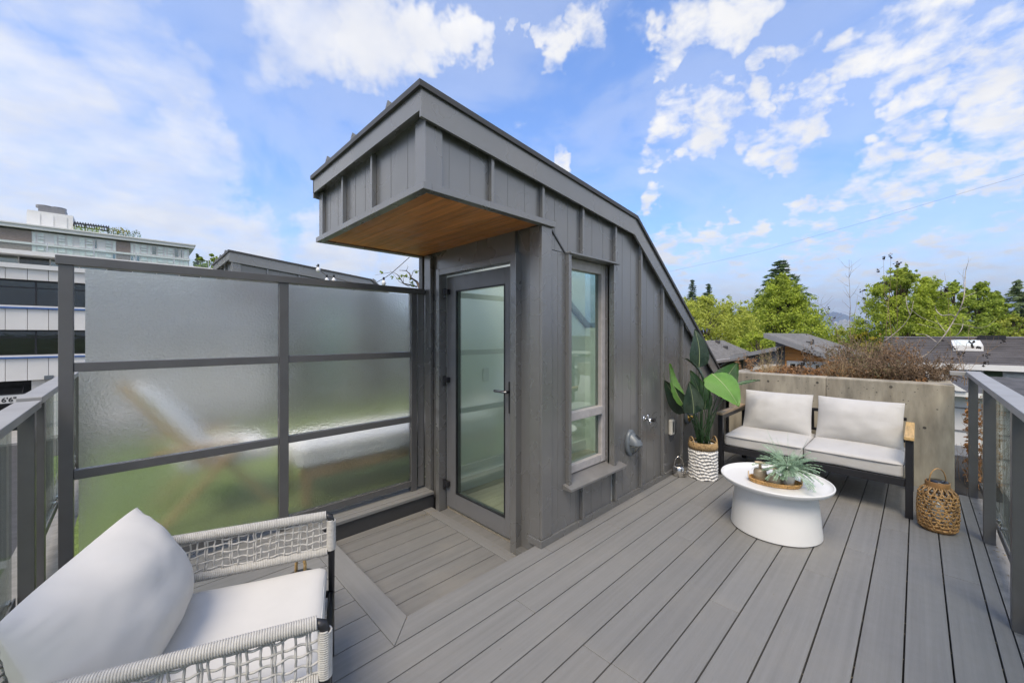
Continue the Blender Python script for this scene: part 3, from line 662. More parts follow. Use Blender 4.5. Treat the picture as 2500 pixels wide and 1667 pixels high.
S('infill_panel', 'panel', 1.872, 1.932, FY+.012, FY+.03, .02, 1.775)
# ================================================================ glass railings
def railing(label, axis, off, sgn, stations, a0, a1, ztop, ret=None, cap='rail_cap'):
    """axis 'x': runs along x at y = off; 'y': runs along y at x = off; sgn: which side the glass hangs on"""
    mid = (a0+a1)/2
    t = thing('glass_railing', label, 'railing', (mid, off, 0) if axis == 'x' else (off, mid, 0))
    def B(nm, m, s0, s1, o0, o1, z0, z1, bevel=.002):
        o0, o1 = off+sgn*o0, off+sgn*o1
        return box_part(t, nm, m, *((s0, s1, o0, o1) if axis == 'x' else (o0, o1, s0, s1)), z0, z1, bevel=bevel)
    B('top_rail', cap, a0, a1, -.015, .072, ztop-.036, ztop, .003)
    for s in stations: B('post', 'rail_metal', s-.026, s+.026, .0, .054, -.004, ztop-.0365)
    for s0, s1 in zip(stations[:-1], stations[1:]):
        B('pane', 'rail_glass', s0+.03, s1-.03, .070, .078, .125, ztop-.06, 0)
        B('bottom_rail', 'rail_metal', s0+.027, s1-.027, .058, .066, .09, .135); B('bottom_rail', 'rail_metal', s0+.027, s1-.027, .082, .092, .09, .135)
        B('glass_clip', 'steel', s0+.06, s0+.10, .0665, .0815, .06, .145); B('glass_clip', 'steel', s1-.10, s1-.06, .0665, .0815, .06, .145)
    if ret: ret(t)
    return t
def ret_r(t):
    box_part(t, 'return_rail', 'rail_cap', 5.225, 5.285, -.3035, -.205, 1.046, 1.082, bevel=.003)
railing('grey metal and clear glass railing along the right edge of the deck', 'x', -.315, -1, [.02, .98, 1.95, 3.03, 4.165, 5.255], -.40, 5.285, 1.085, ret_r)
railing('grey metal and clear glass railing at the left, behind the armchair', 'y', -.345, -1, [.02, 1.05, 2.05, 3.055], -.40, 3.10, 1.07)
railing('glass railing beyond the frosted screen, along the green turf', 'y', -.345, -1, [3.36, 4.6, 5.8, 6.9], 3.13, 6.95, 1.085)
# ================================================================ concrete planter and what grows in it
PX0, PX1, PY0, PY1, PZ = 5.242, 7.15, -.235, 1.60, .955
pln = thing('concrete_planter', 'big weathered concrete planter behind the sofa', 'planter', (6.2, .68, 0))
def slab_wall(name, x0, x1, y0, y1, z0, z1): return MB().box(x0, x1, y0, y1, z0, z1).build(name, 'concrete', pln, bevel=.008)
fw = slab_wall('front_wall', PX0, PX0+.22, .6655, PY1, -.03, PZ); slab_wall('front_wall', PX0, PX0+.22, PY0, .6638, -.03, PZ)
slab_wall('end_wall', PX0+.221, PX1, PY0, PY0+.16, -.03, PZ); slab_wall('end_wall', PX0+.221, PX1, PY1-.16, PY1, -.03, PZ); slab_wall('back_wall', PX1-.16, PX1-.001, PY0+.161, PY1-.161, -.03, .90)
box_part(pln, 'soil', 'soil', PX0+.22, PX1-.16, PY0+.16, PY1-.16, .2, .922)
for y, z in ((1.187, .875), (.737, .897), (.173, .905), (1.187, .32), (.173, .30), (-.05, .55)):
    o = MB().lathe([(.0, -.001), (.009, -.001), (.010, .0006), (.012, .0009), (.0125, 0)], (0, 0, 0), 14).build('tie_hole', 'concrete_pit', pln)
    for vtx in o.data.vertices:
        a, b, c = vtx.co + Vector(pln['_o']); vtx.co = Vector((PX0-c-.0006, y+a, z+b)) - Vector(pln['_o'])
r = random.Random(21)
pits = MB()
for i in range(190):
    y = PY0+.03+r.random()*(PY1-PY0-.06); z = PZ-.015-abs(r.gauss(0, .16))
    if z < .03: continue
    s = .0012+r.random()**4*.0055; n = 6; a0 = r.random()*6
    pits.add([(PX0-.0012, y+math.cos(a0+k*2*PI/n)*s*(1+.5*r.random()), z+math.sin(a0+k*2*PI/n)*s*(.6+.4*r.random())) for k in range(n)], [tuple(range(n))])
pits.build('air_holes', 'concrete_pit', pln, kind='stuff')
def leaf_quad(m, c, s, rr, asp=.55, curl=.3):
    d = Vector((rr.gauss(0, 1), rr.gauss(0, 1), rr.gauss(0, .8)))
    d = d.normalized() if d.length > .01 else Vector((0, 0, 1)); e = d.orthogonal().normalized()
    e = (Matrix.Rotation(rr.random()*6.28, 3, d) @ e); n = d.cross(e)*s*curl*(rr.random()-.5)
    c = Vector(c); m.add([c-d*s, c+e*s*asp+n, c+d*s, c-e*s*asp+n], [(0, 1, 2, 3)])
def stem_path(rr, p, d, L, n=6, wob=.10, droop=0.0):
    pts = [Vector(p)]; d = Vector(d).normalized()
    for i in range(n):
        d = (d + Vector((rr.gauss(0, wob), rr.gauss(0, wob), rr.gauss(0, wob*.6)-droop))).normalized(); pts.append(pts[-1]+d*L/n)
    return pts
def dead_plant(label, x, y, h, spread, nst, leaf, nleaf, ls, seed, stem='dead_stem', name='dead_shrub', cat='dried plant', lean=(0, 0), lo=.12, twigs=3, grp='dried plants in the concrete planter', z0=.92):
    rr = random.Random(seed); t = thing(name, label, cat, (x, y, z0), grp); st = MB(); lf = MB()
    for k in range(nst):
        a = rr.random()*6.28; q = rr.random()**.7*spread
        hh = h*(.55+.45*rr.random()); d = Vector((math.cos(a)*q+lean[0], math.sin(a)*q+lean[1], 1))
        pts = stem_path(rr, (x+math.cos(a)*spread*.12, y+math.sin(a)*spread*.12, z0-.01), d, hh, 7, .09)
        st.tube(pts, [.0035*(1-.6*i/7) for i in range(8)], 3)
        segs = [pts]
        for _ in range(twigs):
            i = rr.randint(2, 6); dd = (pts[i]-pts[i-1]).normalized()+Vector((rr.gauss(0, .7), rr.gauss(0, .7), rr.gauss(.1, .4)))
            tp = stem_path(rr, pts[i], dd, hh*.28*(.5+rr.random()), 3, .2); st.tube(tp, [.0018, .0016, .0013, .001], 3); segs.append(tp)
        for _ in range(nleaf):
            sg = rr.choice(segs); i = rr.randint(1, len(sg)-1); f_ = rr.random(); c = sg[i-1].lerp(sg[i], f_)
            if c.z < z0+h*lo and rr.random() < .5: continue
            leaf_quad(lf, c+Vector((rr.gauss(0, .012), rr.gauss(0, .012), rr.gauss(0, .012))), ls*(.5+rr.random()), rr)
    st.build('stems', stem, t); lf.build('leaves', leaf, t); return t
def grass_tuft(label, x, y, h, n, material, seed, name='dry_grass', cat='dried grass', fan=.8, z0=.92):
    rr = random.Random(seed); m = MB()
    for k in range(n):
        a = rr.random()*6.28; d = Vector((math.cos(a)*fan*rr.random(), math.sin(a)*fan*rr.random(), 1))
        pts = stem_path(rr, (x+rr.gauss(0, .02), y+rr.gauss(0, .02), z0-.005), d, h*(.5+.6*rr.random()), 5, .08, .12)
        sd = Vector((rr.gauss(0, 1), rr.gauss(0, 1), 0)).normalized()*.0022; o = len(m.v)
        for i, p in enumerate(pts):
            f_ = 1-i/5.5; m.v += [tuple(p-sd*f_), tuple(p+sd*f_)]
        for i in range(5): m.f.append((o+2*i, o+2*i+1, o+2*i+3, o+2*i+2))
    return tag(m.build(name, material, loc=(x, y, z0)), label, cat, 'dried plants in the concrete planter')
rr = random.Random(55); lm = MB()
for i in range(2600): leaf_quad(lm, (PX0+.20+rr.random()*1.4, PY0+.17+rr.random()*(PY1-PY0-.34), .925+rr.random()**2*.05), .008+rr.random()*.014, rr, .6)
lm.build('fallen_leaves', 'rust_leaf', pln, kind='stuff')
def ply(u, x): p = pxx(u, HY, x); return p.x, p.y
SH = [  # u, distance, height, spread, stems, leaf, leaves per stem, leaf size, label
 (1822, 5.80, .24, .4, 6, 'rust_leaf', 16, .016, 'low reddish brown withered shrub at the left end of the planter'),
 (1872, 5.75, .32, .3, 5, 'olive_leaf', 26, .012, 'upright olive dried shrub in front of the slate-grey house'),
 (1905, 6.15, .34, .15, 2, 'olive_leaf', 34, .010, 'tall grey-green feathery dried plant left of the orange gable'),
 (1955, 5.70, .22, .2, 2, 'dead_leaf', 20, .018, 'dark curled-leaf plant against the orange siding'),
 (1980, 5.75, .46, .12, 3, 'black_leaf', 22, .016, 'slim blackened plant standing before the orange house window'),
 (2042, 6.05, .40, .55, 14, 'dead_leaf', 26, .013, 'spreading brown shrub right of the orange gable'),
 (2085, 5.85, .46, .7, 20, 'olive_leaf', 26, .011, 'broad olive-brown shrub in the middle of the planter'),
 (2125, 6.20, .44, .7, 18, 'dead_leaf', 26, .013, 'dense brown shrub below the city gap'),
 (2165, 5.80, .40, .6, 16, 'dead_leaf', 28, .012, 'dull brown shrub below the leafy maple'),
 (2200, 5.95, .46, .35, 10, 'rust_leaf', 30, .013, 'bright rust-coloured dried plant right of the middle'),
 (2240, 5.80, .36, .75, 18, 'dead_leaf', 26, .012, 'tangled brown shrub in front of the tiled roof'),
 (2280, 5.80, .26, .75, 14, 'dead_leaf', 22, .012, 'low brown shrub at the right end of the planter'),
 (1840, 6.3, .20, .4, 5, 'dead_leaf', 22, .013, 'brown shrub at the back left corner of the planter'),
 (2060, 5.62, .24, .7, 16, 'rust_leaf', 18, .012, 'low russet shrub at the front rim, middle of the planter'),
 (2105, 5.60, .30, .6, 16, 'dead_leaf', 22, .012, 'low brown shrub at the front rim below the city gap'),
 (2150, 5.62, .26, .6, 16, 'olive_leaf', 22, .011, 'low olive shrub at the front rim under the maple'),
 (2205, 5.60, .28, .6, 16, 'dead_leaf', 24, .012, 'low dark shrub at the front rim below the rust-coloured plant'),
 (2255, 5.65, .22, .7, 14, 'dead_leaf', 22, .011, 'low matted shrub at the right front corner of the planter'),
 (2130, 6.5, .52, .5, 14, 'olive_leaf', 26, .012, 'tallest olive shrub at the back of the planter'),
]
for i, (u, d, h, sp, ns, lf, nl, ls, lab) in enumerate(SH):
    x, y = ply(u, d); dead_plant(lab, x, y, h*1.08, sp, int(ns*1.7), lf, int(nl*.8), ls*.92, 100+i, twigs=6)
for i, (u, d, h, n, mtl, lab) in enumerate([(1865, 5.62, .22, 60, 'straw', 'pale straw tuft below the slate-grey house'), (2025, 5.60, .20, 70, 'straw', 'small leaning straw tuft below the brown shrub'), (2060, 5.58, .26, 110, 'straw', 'largest pale straw tuft, leaning over the planter rim'),
        (1880, 5.62, .26, 70, 'straw', 'straw tuft with upright blades left of the orange gable'), (2045, 5.60, .24, 80, 'straw', 'straw tuft spilling towards the sofa'), (2095, 5.66, .2, 60, 'straw', 'thin straw tuft in the middle of the planter'), (2120, 5.60, .18, 60, 'rust_leaf', 'short reddish grass at the front of the planter'), (2225, 5.60, .16, 60, 'dead_stem', 'dark wiry grass near the right end')]):
    x, y = ply(u, d); grass_tuft(lab, x, y, h, n, mtl, 300+i)
# tall bare stems with black seed heads
def tall_stem(label, uv, d, seed, heads, r0=.004, mt='dead_stem', twig=0):
    rr = random.Random(seed); b = pxx(uv[0][0], uv[0][1], d)
    t = thing('withered_stalk_plant', label, 'dried plant', (b.x, b.y, .92), 'dried plants in the concrete planter'); st = MB(); lf = MB()
    pts = [pxx(u, v, d+rr.gauss(0, .03)) for u, v in uv]; pts.insert(0, Vector((pts[0].x, pts[0].y+.01, min(.90, pts[0].z-.02))))
    P_ = []
    for a, c in zip(pts[:-1], pts[1:]):
        for k in range(3): P_.append(a.lerp(c, k/3) + Vector((rr.gauss(0, .004), rr.gauss(0, .004), 0)))
    P_.append(pts[-1]); n = len(P_)
    st.tube(P_, [r0*(1-.7*i/(n-1)) for i in range(n)], 4)
    for _ in range(twig):
        i = rr.randint(n//3, n-2); q = stem_path(rr, P_[i], (rr.gauss(0, .6), rr.gauss(0, .6), .7), .12+rr.random()*.14, 4, .18); st.tube(q, [r0*.4*(1-.18*j) for j in range(5)], 3)
    for (u, v, k) in heads:
        c = pxx(u, v, d); j = min(P_, key=lambda p: (p-c).length); st.tube([j, j.lerp(c, .6)+Vector((0, 0, -.004)), c], [.0018, .0014, .001], 3)
        for _ in range(k): leaf_quad(lf, c+Vector((rr.gauss(0, .012), rr.gauss(0, .012), rr.gauss(-.004, .014))), .011*(.6+rr.random()), rr, .7)
    st.build('stem', mt, t)
    if heads: lf.build('seed_heads', 'black_leaf', t, kind='stuff')
    return t
tall_stem('straight bare grey stem rising between the two leafy trees', [(2078, 905), (2077, 780), (2074, 700), (2073, 634)], 6.09, 1, [], .0045, twig=14)
tall_stem('bare forked twig beside the straight grey stem', [(2078, 860), (2087, 770), (2094, 722)], 6.18, 2, [], .003, twig=6)
tall_stem('leaning bare twiggy stem left of the straight grey stem', [(2060, 900), (2040, 800), (2012, 752), (1988, 735)], 6.27, 3, [(2022, 752, 5), (2036, 775, 4)], .004, twig=14)
tall_stem('tallest stem carrying two black seed heads above the maple', [(2165, 900), (2166, 760), (2158, 690), (2156, 630)], 6.36, 4, [(2158, 629, 12), (2141, 660, 10), (2148, 692, 8)], .004)
tall_stem('slim stem with black seed heads next to the tallest one', [(2185, 900), (2170, 760), (2173, 690), (2175, 626)], 6.00, 5, [(2175, 626, 12), (2164, 691, 14), (2171, 706, 9)], .004)
tall_stem('stem with a black seed cluster leaning right', [(2190, 890), (2189, 720), (2192, 650)], 6.09, 6, [(2188, 646, 12), (2194, 643, 9), (2183, 672, 9)], .003)
tall_stem('short stem with withered black leaves left of the maple', [(2130, 890), (2112, 760), (2106, 715)], 6.18, 7, [(2106, 706, 4), (2109, 730, 7)], .003, twig=4)
tall_stem('stem with black leaves in front of the round trees', [(2330, 905), (2318, 790), (2316, 710), (2306, 666)], 6.27, 8, [(2313, 706, 14), (2298, 722, 6), (2300, 708, 6)], .003)
tall_stem('dark drooping stem with black leaves before the tiled roof', [(2352, 918), (2340, 870), (2318, 835)], 6.36, 9, [(2330, 850, 8), (2352, 868, 9), (2300, 830, 6)], .004, twig=6)
tall_stem('dark stem with black leaves by the skylight', [(2356, 918), (2346, 870), (2362, 838), (2372, 826)], 6.00, 10, [(2345, 862, 10), (2372, 840, 8), (2388, 850, 8), (2365, 830, 8)], .004, twig=8)
tall_stem('thin dark stem with leaves at the right', [(2362, 918), (2392, 870), (2448, 838)], 6.09, 11, [(2410, 868, 10), (2405, 885, 10), (2452, 832, 12)], .003, twig=6)
# the big pale bare branch
bb = [(2196, 905), (2210, 885), (2262, 866), (2300, 826), (2330, 780), (2352, 732), (2356, 680)]
t = thing('bare_branch', 'long pale bare branch curving up over the tiled roof', 'branch', tuple(pxx(2210, 885, 6.0)), 'dried plants in the concrete planter')
m = MB(); D_ = 6.0; rr = random.Random(5)
def br(uv, r0, r1, dd=0):
    P_ = [pxx(u, v, D_+dd+rr.gauss(0, .04)) for u, v in uv]; Q = []
    for i in range(len(P_)-1):
        p0, p1, p2, p3 = P_[max(i-1, 0)], P_[i], P_[i+1], P_[min(i+2, len(P_)-1)]
        for k in range(4):
            q = k/4; Q.append(.5*((2*p1)+(p2-p0)*q+(2*p0-5*p1+4*p2-p3)*q*q+(3*p1-p0-3*p2+p3)*q**3))
    Q.append(P_[-1]); n = len(Q); m.tube(Q, [.68*(r0+(r1-r0)*i/(n-1)) for i in range(n)], 5)
br(bb, .011, .006); br([(2356, 680), (2358, 660), (2364, 640)], .006, .0015); br([(2353, 700), (2351, 672), (2354, 655)], .003, .001)
br([(2330, 774), (2322, 768), (2300, 770), (2286, 758), (2283, 748)], .008, .005); br([(2283, 748), (2284, 752), (2290, 764)], .004, .002)
br([(2310, 812), (2292, 790), (2283, 772)], .005, .002); br([(2352, 726), (2372, 718), (2385, 712)], .005, .001); br([(2340, 760), (2352, 752), (2362, 749)], .004, .001)
br([(2320, 822), (2334, 820), (2346, 806), (2351, 790), (2350, 775)], .006, .003); br([(2286, 835), (2262, 818), (2240, 815), (2228, 812)], .006, .002)
br([(2326, 790), (2360, 794), (2385, 800), (2410, 796), (2434, 778)], .004, .001); br([(2356, 680), (2345, 670), (2338, 662)], .002, .0008); br([(2364, 640), (2372, 630)], .0015, .0006); br([(2364, 640), (2364, 626)], .0015, .0006)
br([(2252, 870), (2215, 838), (2165, 806)], .004, .001); br([(2160, 832), (2200, 800), (2222, 770), (2230, 735)], .006, .003); br([(2222, 770), (2214, 745), (2212, 724)], .006, .004); br([(2240, 790), (2280, 800), (2320, 810)], .003, .001)
br([(2222, 753), (2250, 775), (2290, 790), (2312, 800)], .004, .001)
m.build('limb', 'bare_bark', t, smooth=True)
tall_stem('dark cut branch lying over the right end of the planter', [(2255, 890), (2300, 908), (2335, 918), (2362, 926)], 6.09, 31, [], .016, 'bark', twig=2)
# dried vine and leaf heap between planter and railing
rr = random.Random(77); m = MB(); base = Vector((5.75, -.42, -.3))
for i in range(1500):
    z = -.35+rr.random()**1.6*1.15; c = Vector((5.60+rr.random()*.55, -.33-rr.random()*.22, z)); leaf_quad(m, c, .010+rr.random()*.020, rr, .6)
hv = thing('dried_vine', 'heap of russet dried vine between planter and railing', 'dried plant', (5.8, -.42, -.4)); m.build('leaves', 'rust_leaf', hv)
m = MB()
for i in range(46):
    p = (5.58+rr.random()*.5, -.33-rr.random()*.2, -.36); m.tube(stem_path(rr, p, (rr.gauss(0, .2), rr.gauss(0, .2), 1), .5+rr.random()*.7, 7, .16), [.003, .003, .0025, .002, .002, .0015, .001, .001], 3)
m.build('stems', 'dead_stem', hv)
# ================================================================ sofa
sofa = thing('sofa', 'two-seat outdoor sofa, black frame, light grey cushions and wooden arms', 'sofa', (4.65, .71, 0))
SF = lambda nm, m, *b, bevel=.003: box_part(sofa, nm, m, *b, bevel=bevel)
for y0, y1 in ((.018, .062), (1.356, 1.400)):
    SF('leg', 'black_metal', 4.258, 4.302, y0, y1, .001, .600); SF('leg', 'black_metal', 5.03, 5.074, y0, y1, .001, .600)
    SF('arm_frame', 'black_metal', 4.303, 5.029, y0, y1, .560, .600)
    SF('floor_bar', 'black_metal', 4.303, 5.029, y0+.004, y1-.004, .245, .285)
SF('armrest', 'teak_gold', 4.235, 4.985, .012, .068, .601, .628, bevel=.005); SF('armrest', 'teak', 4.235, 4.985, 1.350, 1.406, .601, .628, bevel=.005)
SF('seat_rail', 'black_metal', 4.262, 4.300, .0625, 1.3555, .238, .296); SF('seat_rail', 'black_metal', 5.03, 5.07, .0625, 1.3555, .238, .296)
SF('seat_bar', 'black_metal', 4.3005, 5.0295, .69, .72, .25, .285)
SF('centre_leg', 'black_metal', 5.032, 5.07, .69, .72, .001, .237)
SF('back_rail', 'black_metal', 5.030, 5.060, .0625, 1.3555, .625, .655); SF('back_rail', 'black_metal', 5.030, 5.060, .0625, 1.3555, .43, .455)
for y in (.30, .675, .735, 1.10): SF('back_bar', 'black_metal', 5.035, 5.055, y, y+.022, .4555, .6245)
def welt(m, cen, half, z, r=.0035, k=.02):
    hx, hy = half; pts = []
    for i in range(49):
        a = i/48*2*PI; c, s = math.cos(a), math.sin(a); e = .12
        pts.append((cen[0]+math.copysign(abs(c)**e, c)*hx, cen[1]+math.copysign(abs(s)**e, s)*hy, z))
    m.tube(pts, r, 5, cap=False)
for y0, y1, sd in ((.068, .700, 1), (.706, 1.350, 2)):
    cen = (4.625, (y0+y1)/2, .352); o = softbox(cen, X3, (.35, (y1-y0)/2, .055), .022, .020, 16, sd, .006).build('seat_cushion', 'cushion', sofa, smooth=True)
    m = MB(); welt(m, (cen[0], cen[1]), (.3535, (y1-y0)/2+.0035), .393, .0036); m.build('piping', 'piping', o, smooth=True)
lean = Vector((.36, 0, 1)).normalized()
for yc, w_, sd, tw in ((.380, .615, 3, .03), (1.020, .60, 8, -.04)):
    ux = Vector((tw, 1, 0)).normalized(); uy = (lean - ux*lean.dot(ux)).normalized(); un = ux.cross(uy)
    cen = Vector((4.845, yc, .602)); o = pillow(cen, (ux, uy, un), w_, .42, .21, 34, sd, .03, .013).build('back_cushion', 'cushion', sofa); weld(o)
# ================================================================ coffee table and what stands on it
TC = Vector((3.36, .72, 0))
prof = [(.0, .004), (.272, .004), (.279, .010), (.278, .03), (.262, .20), (.248, .305), (.252, .312), (.30, .322), (.332, .336), (.343, .350), (.3455, .362), (.343, .3665), (.337, .3665), (.332, .358), (.322, .349), (.30, .346), (.0, .346)]
o = MB().lathe(prof, TC, 96).build('coffee_table', 'white_resin', loc=TC); smooth_angle(o, 40)
tag(o, 'round white coffee table with tapered drum base in front of the sofa', 'coffee table')
TZ = .346
ta = math.atan2(-.294, .085)
trc = Vector((3.285, .705, TZ)); tray = thing('rattan_tray', 'oval honey-coloured rattan tray on the white coffee table', 'tray', trc)
TSX, TSY = 1.0, .62
m = MB().lathe([(.0, .001), (.150, .001), (.150, .006), (.0, .006)], trc, 48, TSX, TSY, ta); m.build('tray_base', 'rattan', tray)
ring = MB(); ca, sa = math.cos(ta), math.sin(ta)
for k, z in enumerate((.010, .018, .026)):
    for ph in (0, PI):
        pts = []
        for i in range(145):
            a = i/144*2*PI; rr_ = .152+.003*k+.0022*math.sin(a*24+ph+k*1.5); x, y = rr_*math.cos(a)*TSX, rr_*math.sin(a)*TSY
            pts.append((trc.x+x*ca-y*sa, trc.y+x*sa+y*ca, trc.z+z+.003*math.cos(a*24+ph)))
        ring.tube(pts, .0034, 5, cap=False)
ring.build('woven_rim', 'rattan', tray, smooth=True)
for s in (-1, 1):
    e = Vector((ca, sa, 0)); q = Vector((-sa, ca, 0)); c0 = trc+e*(s*.158)
    pts = [c0+q*(.030*math.cos(a))+Vector((0, 0, .022+.040*math.sin(a))) for a in [i*PI/10 for i in range(11)]]
    MB().tube(pts, .004, 6).build('tray_handle', 'pale_wood', tray, smooth=True)
def on_tray(a, b, z=.0065): return trc + Vector((ca, sa, 0))*a + Vector((-sa, ca, 0))*b + Vector((0, 0, z))
def jar(label, a, b, s):
    c = on_tray(a, b); t = thing('ribbed_jar', label, 'glass jar', c)
    pr = [(.0, 0), (.030, 0), (.036, .006), (.039, .022), (.038, .056), (.034, .070), (.024, .078), (.009, .080)]
    MB().lathe([(r_*s, z*s) for r_, z in pr], c, 84, mod=lambda an, z: 1+.022*math.cos(an*28)).build('body', 'smoke_glass', t, smooth=True)
    MB().lathe([(.009*s, .080*s), (.0085*s, .108*s), (.007*s, .112*s)], c, 14).build('stopper', 'pale_wood', t, smooth=True)
    MB().lathe([(.0, .1125*s), (.030*s, .1125*s), (.033*s, .116*s), (.030*s, .121*s), (.0, .122*s)], c, 26, 1, .6, ta).build('stopper_top', 'pale_wood', t, smooth=True)
    return t
jar('left amber ribbed glass jar with a flat wooden stopper', -.086, .012, 1.08); jar('right, squatter amber ribbed glass jar with a flat wooden stopper', -.004, -.045, .98)
vc = on_tray(.080, .002); fp = thing('potted_fern', 'feathery pale green artificial fern in a ribbed white glass vase', 'fern', vc)
MB().lathe([(.0, 0), (.026, 0), (.035, .008), (.040, .04), (.039, .078), (.034, .106), (.0325, .109), (.031, .105), (.0, .10)], vc, 84, mod=lambda an, z: 1+.02*math.cos(an*24)).build('vase', 'rib_glass', fp, smooth=True)
rr = random.Random(12); top = vc+Vector((0, 0, .10)); fr = MB(); fs = MB()
for k in range(150):
    a = rr.random()*6.28; el = rr.random()
    hd = Vector((math.cos(a), math.sin(a), 0)); L = .10+.14*rr.random(); d = (hd*(.45+.9*el)+Vector((0, 0, 1.05-.55*el))).normalized(); pts = [top+hd*.010*rr.random()]
    n = 9
    for i in range(n):
        d = (d+Vector((0, 0, -.085-.07*el))+hd*.02).normalized(); pts.append(pts[-1]+d*L/n)
    fs.tube(pts, [.0013*(1-.6*i/n) for i in range(n+1)], 3)
    if rr.random() < .12: continue
    for i in range(1, n):
        for q in range(3):
            c = pts[i].lerp(pts[i+1], q/3); dd = (pts[i+1]-pts[i]).normalized(); side = dd.cross(Vector((0, 0, 1))); side = side.normalized() if side.length > .05 else hd.orthogonal()
            ll = (.011+.005*rr.random())*math.sin(PI*min(1, .25+.75*(1-(i/n)**1.5)))
            for sg in (-1, 1):
                tip = c+side*sg*ll+dd*ll*.7+Vector((0, 0, rr.gauss(0, .002))); w_ = dd*ll*.42; mid = c.lerp(tip, .5)
                fr.add([c, mid-w_*.6+Vector((0, 0, .001)), tip, mid+w_*.6], [(0, 1, 2, 3)])
for k in range(7):
    a = rr.random()*6.28; d = Vector((math.cos(a)*.5, math.sin(a)*.5, 1)); fs.tube(stem_path(rr, top, d, .22+.1*rr.random(), 7, .05, .02), [.001]*7+[.0004], 3)
fr.build('fronds', 'fern', fp); fs.build('frond_stems', 'fern', fp)
# ================================================================ basket, bird-of-paradise plant, watering can
BC = Vector((4.065, 1.475, 0)); bk = thing('woven_basket', 'white woven basket with natural seagrass rim beside the sofa', 'basket', BC)
m = MB(); R_ = .122
for rowk in range(9):
    z = .012+rowk*.031
    for k in range(22):
        a0 = k/22*2*PI+(rowk % 2)*PI/22; pts = []
        for i in range(7):
            q = i/6; a = a0+(q-.5)*2*PI/22*1.15; r_ = R_-.003+.009*math.sin(PI*q); pts.append((BC.x+r_*math.cos(a), BC.y+r_*math.sin(a), z+.006*math.sin(a*7+rowk)))
        m.tube(pts, [.006, .010, .0115, .012, .0115, .010, .006], 5, flat=.5)
for k in range(44):
    a = k/44*2*PI; pts = [(BC.x+(R_-.002+.006*math.sin(i*PI+k*PI))*math.cos(a+.01*math.sin(i)), BC.y+(R_-.002+.006*math.sin(i*PI+k*PI))*math.sin(a), .004+i*.0315) for i in range(10)]
    m.tube(pts, .0068, 4)
m.build('weave', 'white_weave', bk, smooth=True)
MB().lathe([(.0, .003), (.113, .003), (.114, .29), (.108, .33), (.104, .33), (.104, .30)], BC, 32).build('liner', 'white_weave', bk, smooth=True)
MB().lathe([(.104, .29), (.104, .315), (.0, .325)], BC, 24).build('moss', 'soil', bk)
m = MB()
for k in range(64):
    a = k/64*2*PI; r_ = R_+.002; m.tube([(BC.x+r_*math.cos(a), BC.y+r_*math.sin(a), .284), (BC.x+(r_+.005)*math.cos(a+.02), BC.y+(r_+.005)*math.sin(a+.02), .312), (BC.x+r_*math.cos(a+.03), BC.y+r_*math.sin(a+.03), .345), (BC.x+(r_-.012)*math.cos(a+.03), BC.y+(r_-.012)*math.sin(a+.03), .350)], .0066, 5)
m.build('rim', 'seagrass', bk, smooth=True)
for s, aa in ((-1, 2.45), (1, -.75)):
    c0 = BC+Vector((math.cos(aa), math.sin(aa), 0))*(R_-.004); q = Vector((-math.sin(aa), math.cos(aa), 0))
    MB().tube([c0+q*(.045*math.cos(b))+Vector((0, 0, .335+.065*math.sin(b))) for b in [i*PI/12 for i in range(13)]], .0062, 7).build('handle', 'seagrass', bk, smooth=True)
plant = thing('bird_of_paradise_plant', 'tall broad-leaved green plant standing in the white woven basket', 'potted plant', BC+Vector((0, 0, .33)))
rr = random.Random(4)
def big_leaf(base, tip, wid, material, facing, bend=.05, fold=.12, root=None):
    base, tip = Vector(base), Vector(tip); ax = (tip-base); L = ax.length; ax.normalize(); fc = Vector(facing); fc = (fc-ax*fc.dot(ax)).normalized(); sd = ax.cross(fc)
    m = MB(); n, k = 18, 6; prof_ = lambda t: (math.sin(PI*min(1, t**.62))**.72)*(1-.25*t)
    rows = []
    for i in range(n+1):
        t = i/n; c = base+ax*L*t+fc*bend*(math.sin(PI*t)-.35*t*t*2); wv = wid*prof_(t) if 0 < t < 1 else .001
        row = []
        for j in range(-k, k+1):
            s = j/k; rip = .0035*math.sin(t*70-abs(s)*7)*abs(s); row.append(c+sd*s*wv+fc*(fold*wv*abs(s)+rip+.010*math.sin(3*s+t*5)*abs(s)))
        rows.append(row)
    for row in rows: m.v += [tuple(p) for p in row]
    W_ = 2*k+1
    for i in range(n):
        for j in range(W_-1): m.f.append((i*W_+j, i*W_+j+1, (i+1)*W_+j+1, (i+1)*W_+j))
    lf = m.build('leaf', material, plant, smooth=True)
    v = MB(); v.tube([r_[k]+fc*.0018 for r_ in rows], [.0042*(1-.8*i/n) for i in range(n+1)], 5, flat=.6); v.build('midrib', 'leaf_rib' if material != 'leaf_dark' else 'leaf_rib', lf, smooth=True)
    ve = MB()
    for i in range(1, n*2-1):
        t = i/(n*2)
        for sg in (-1, 1):
            pts = []
            for q in range(4):
                tt = min(.99, t+.10*(q/3)**1.3); c = base+ax*L*tt+fc*bend*(math.sin(PI*tt)-.35*tt*tt*2); s = q/3*.97; wv = wid*prof_(tt); pts.append(c+sd*sg*s*wv+fc*(fold*wv*s+.0012))
            ve.tube(pts, [.0010, .0009, .0007, .0004], 3, cap=False)
    ve.build('veins', 'leaf_vein' if material != 'leaf_bright' else 'leaf_vein_light', lf)
    st = MB(); r0 = Vector(root) if root else BC+Vector((rr.gauss(0, .035), rr.gauss(0, .035), .33)); md = r0.lerp(base, .55)+Vector((0, 0, .03)); P_ = []
    for i in range(13):
        q = i/12; P_.append(r0*(1-q)**2+md*2*q*(1-q)+base*q*q)
    st.tube(P_, [.0068-.0035*i/12 for i in range(13)], 6); st.build('stalk', 'stalk', plant, smooth=True)
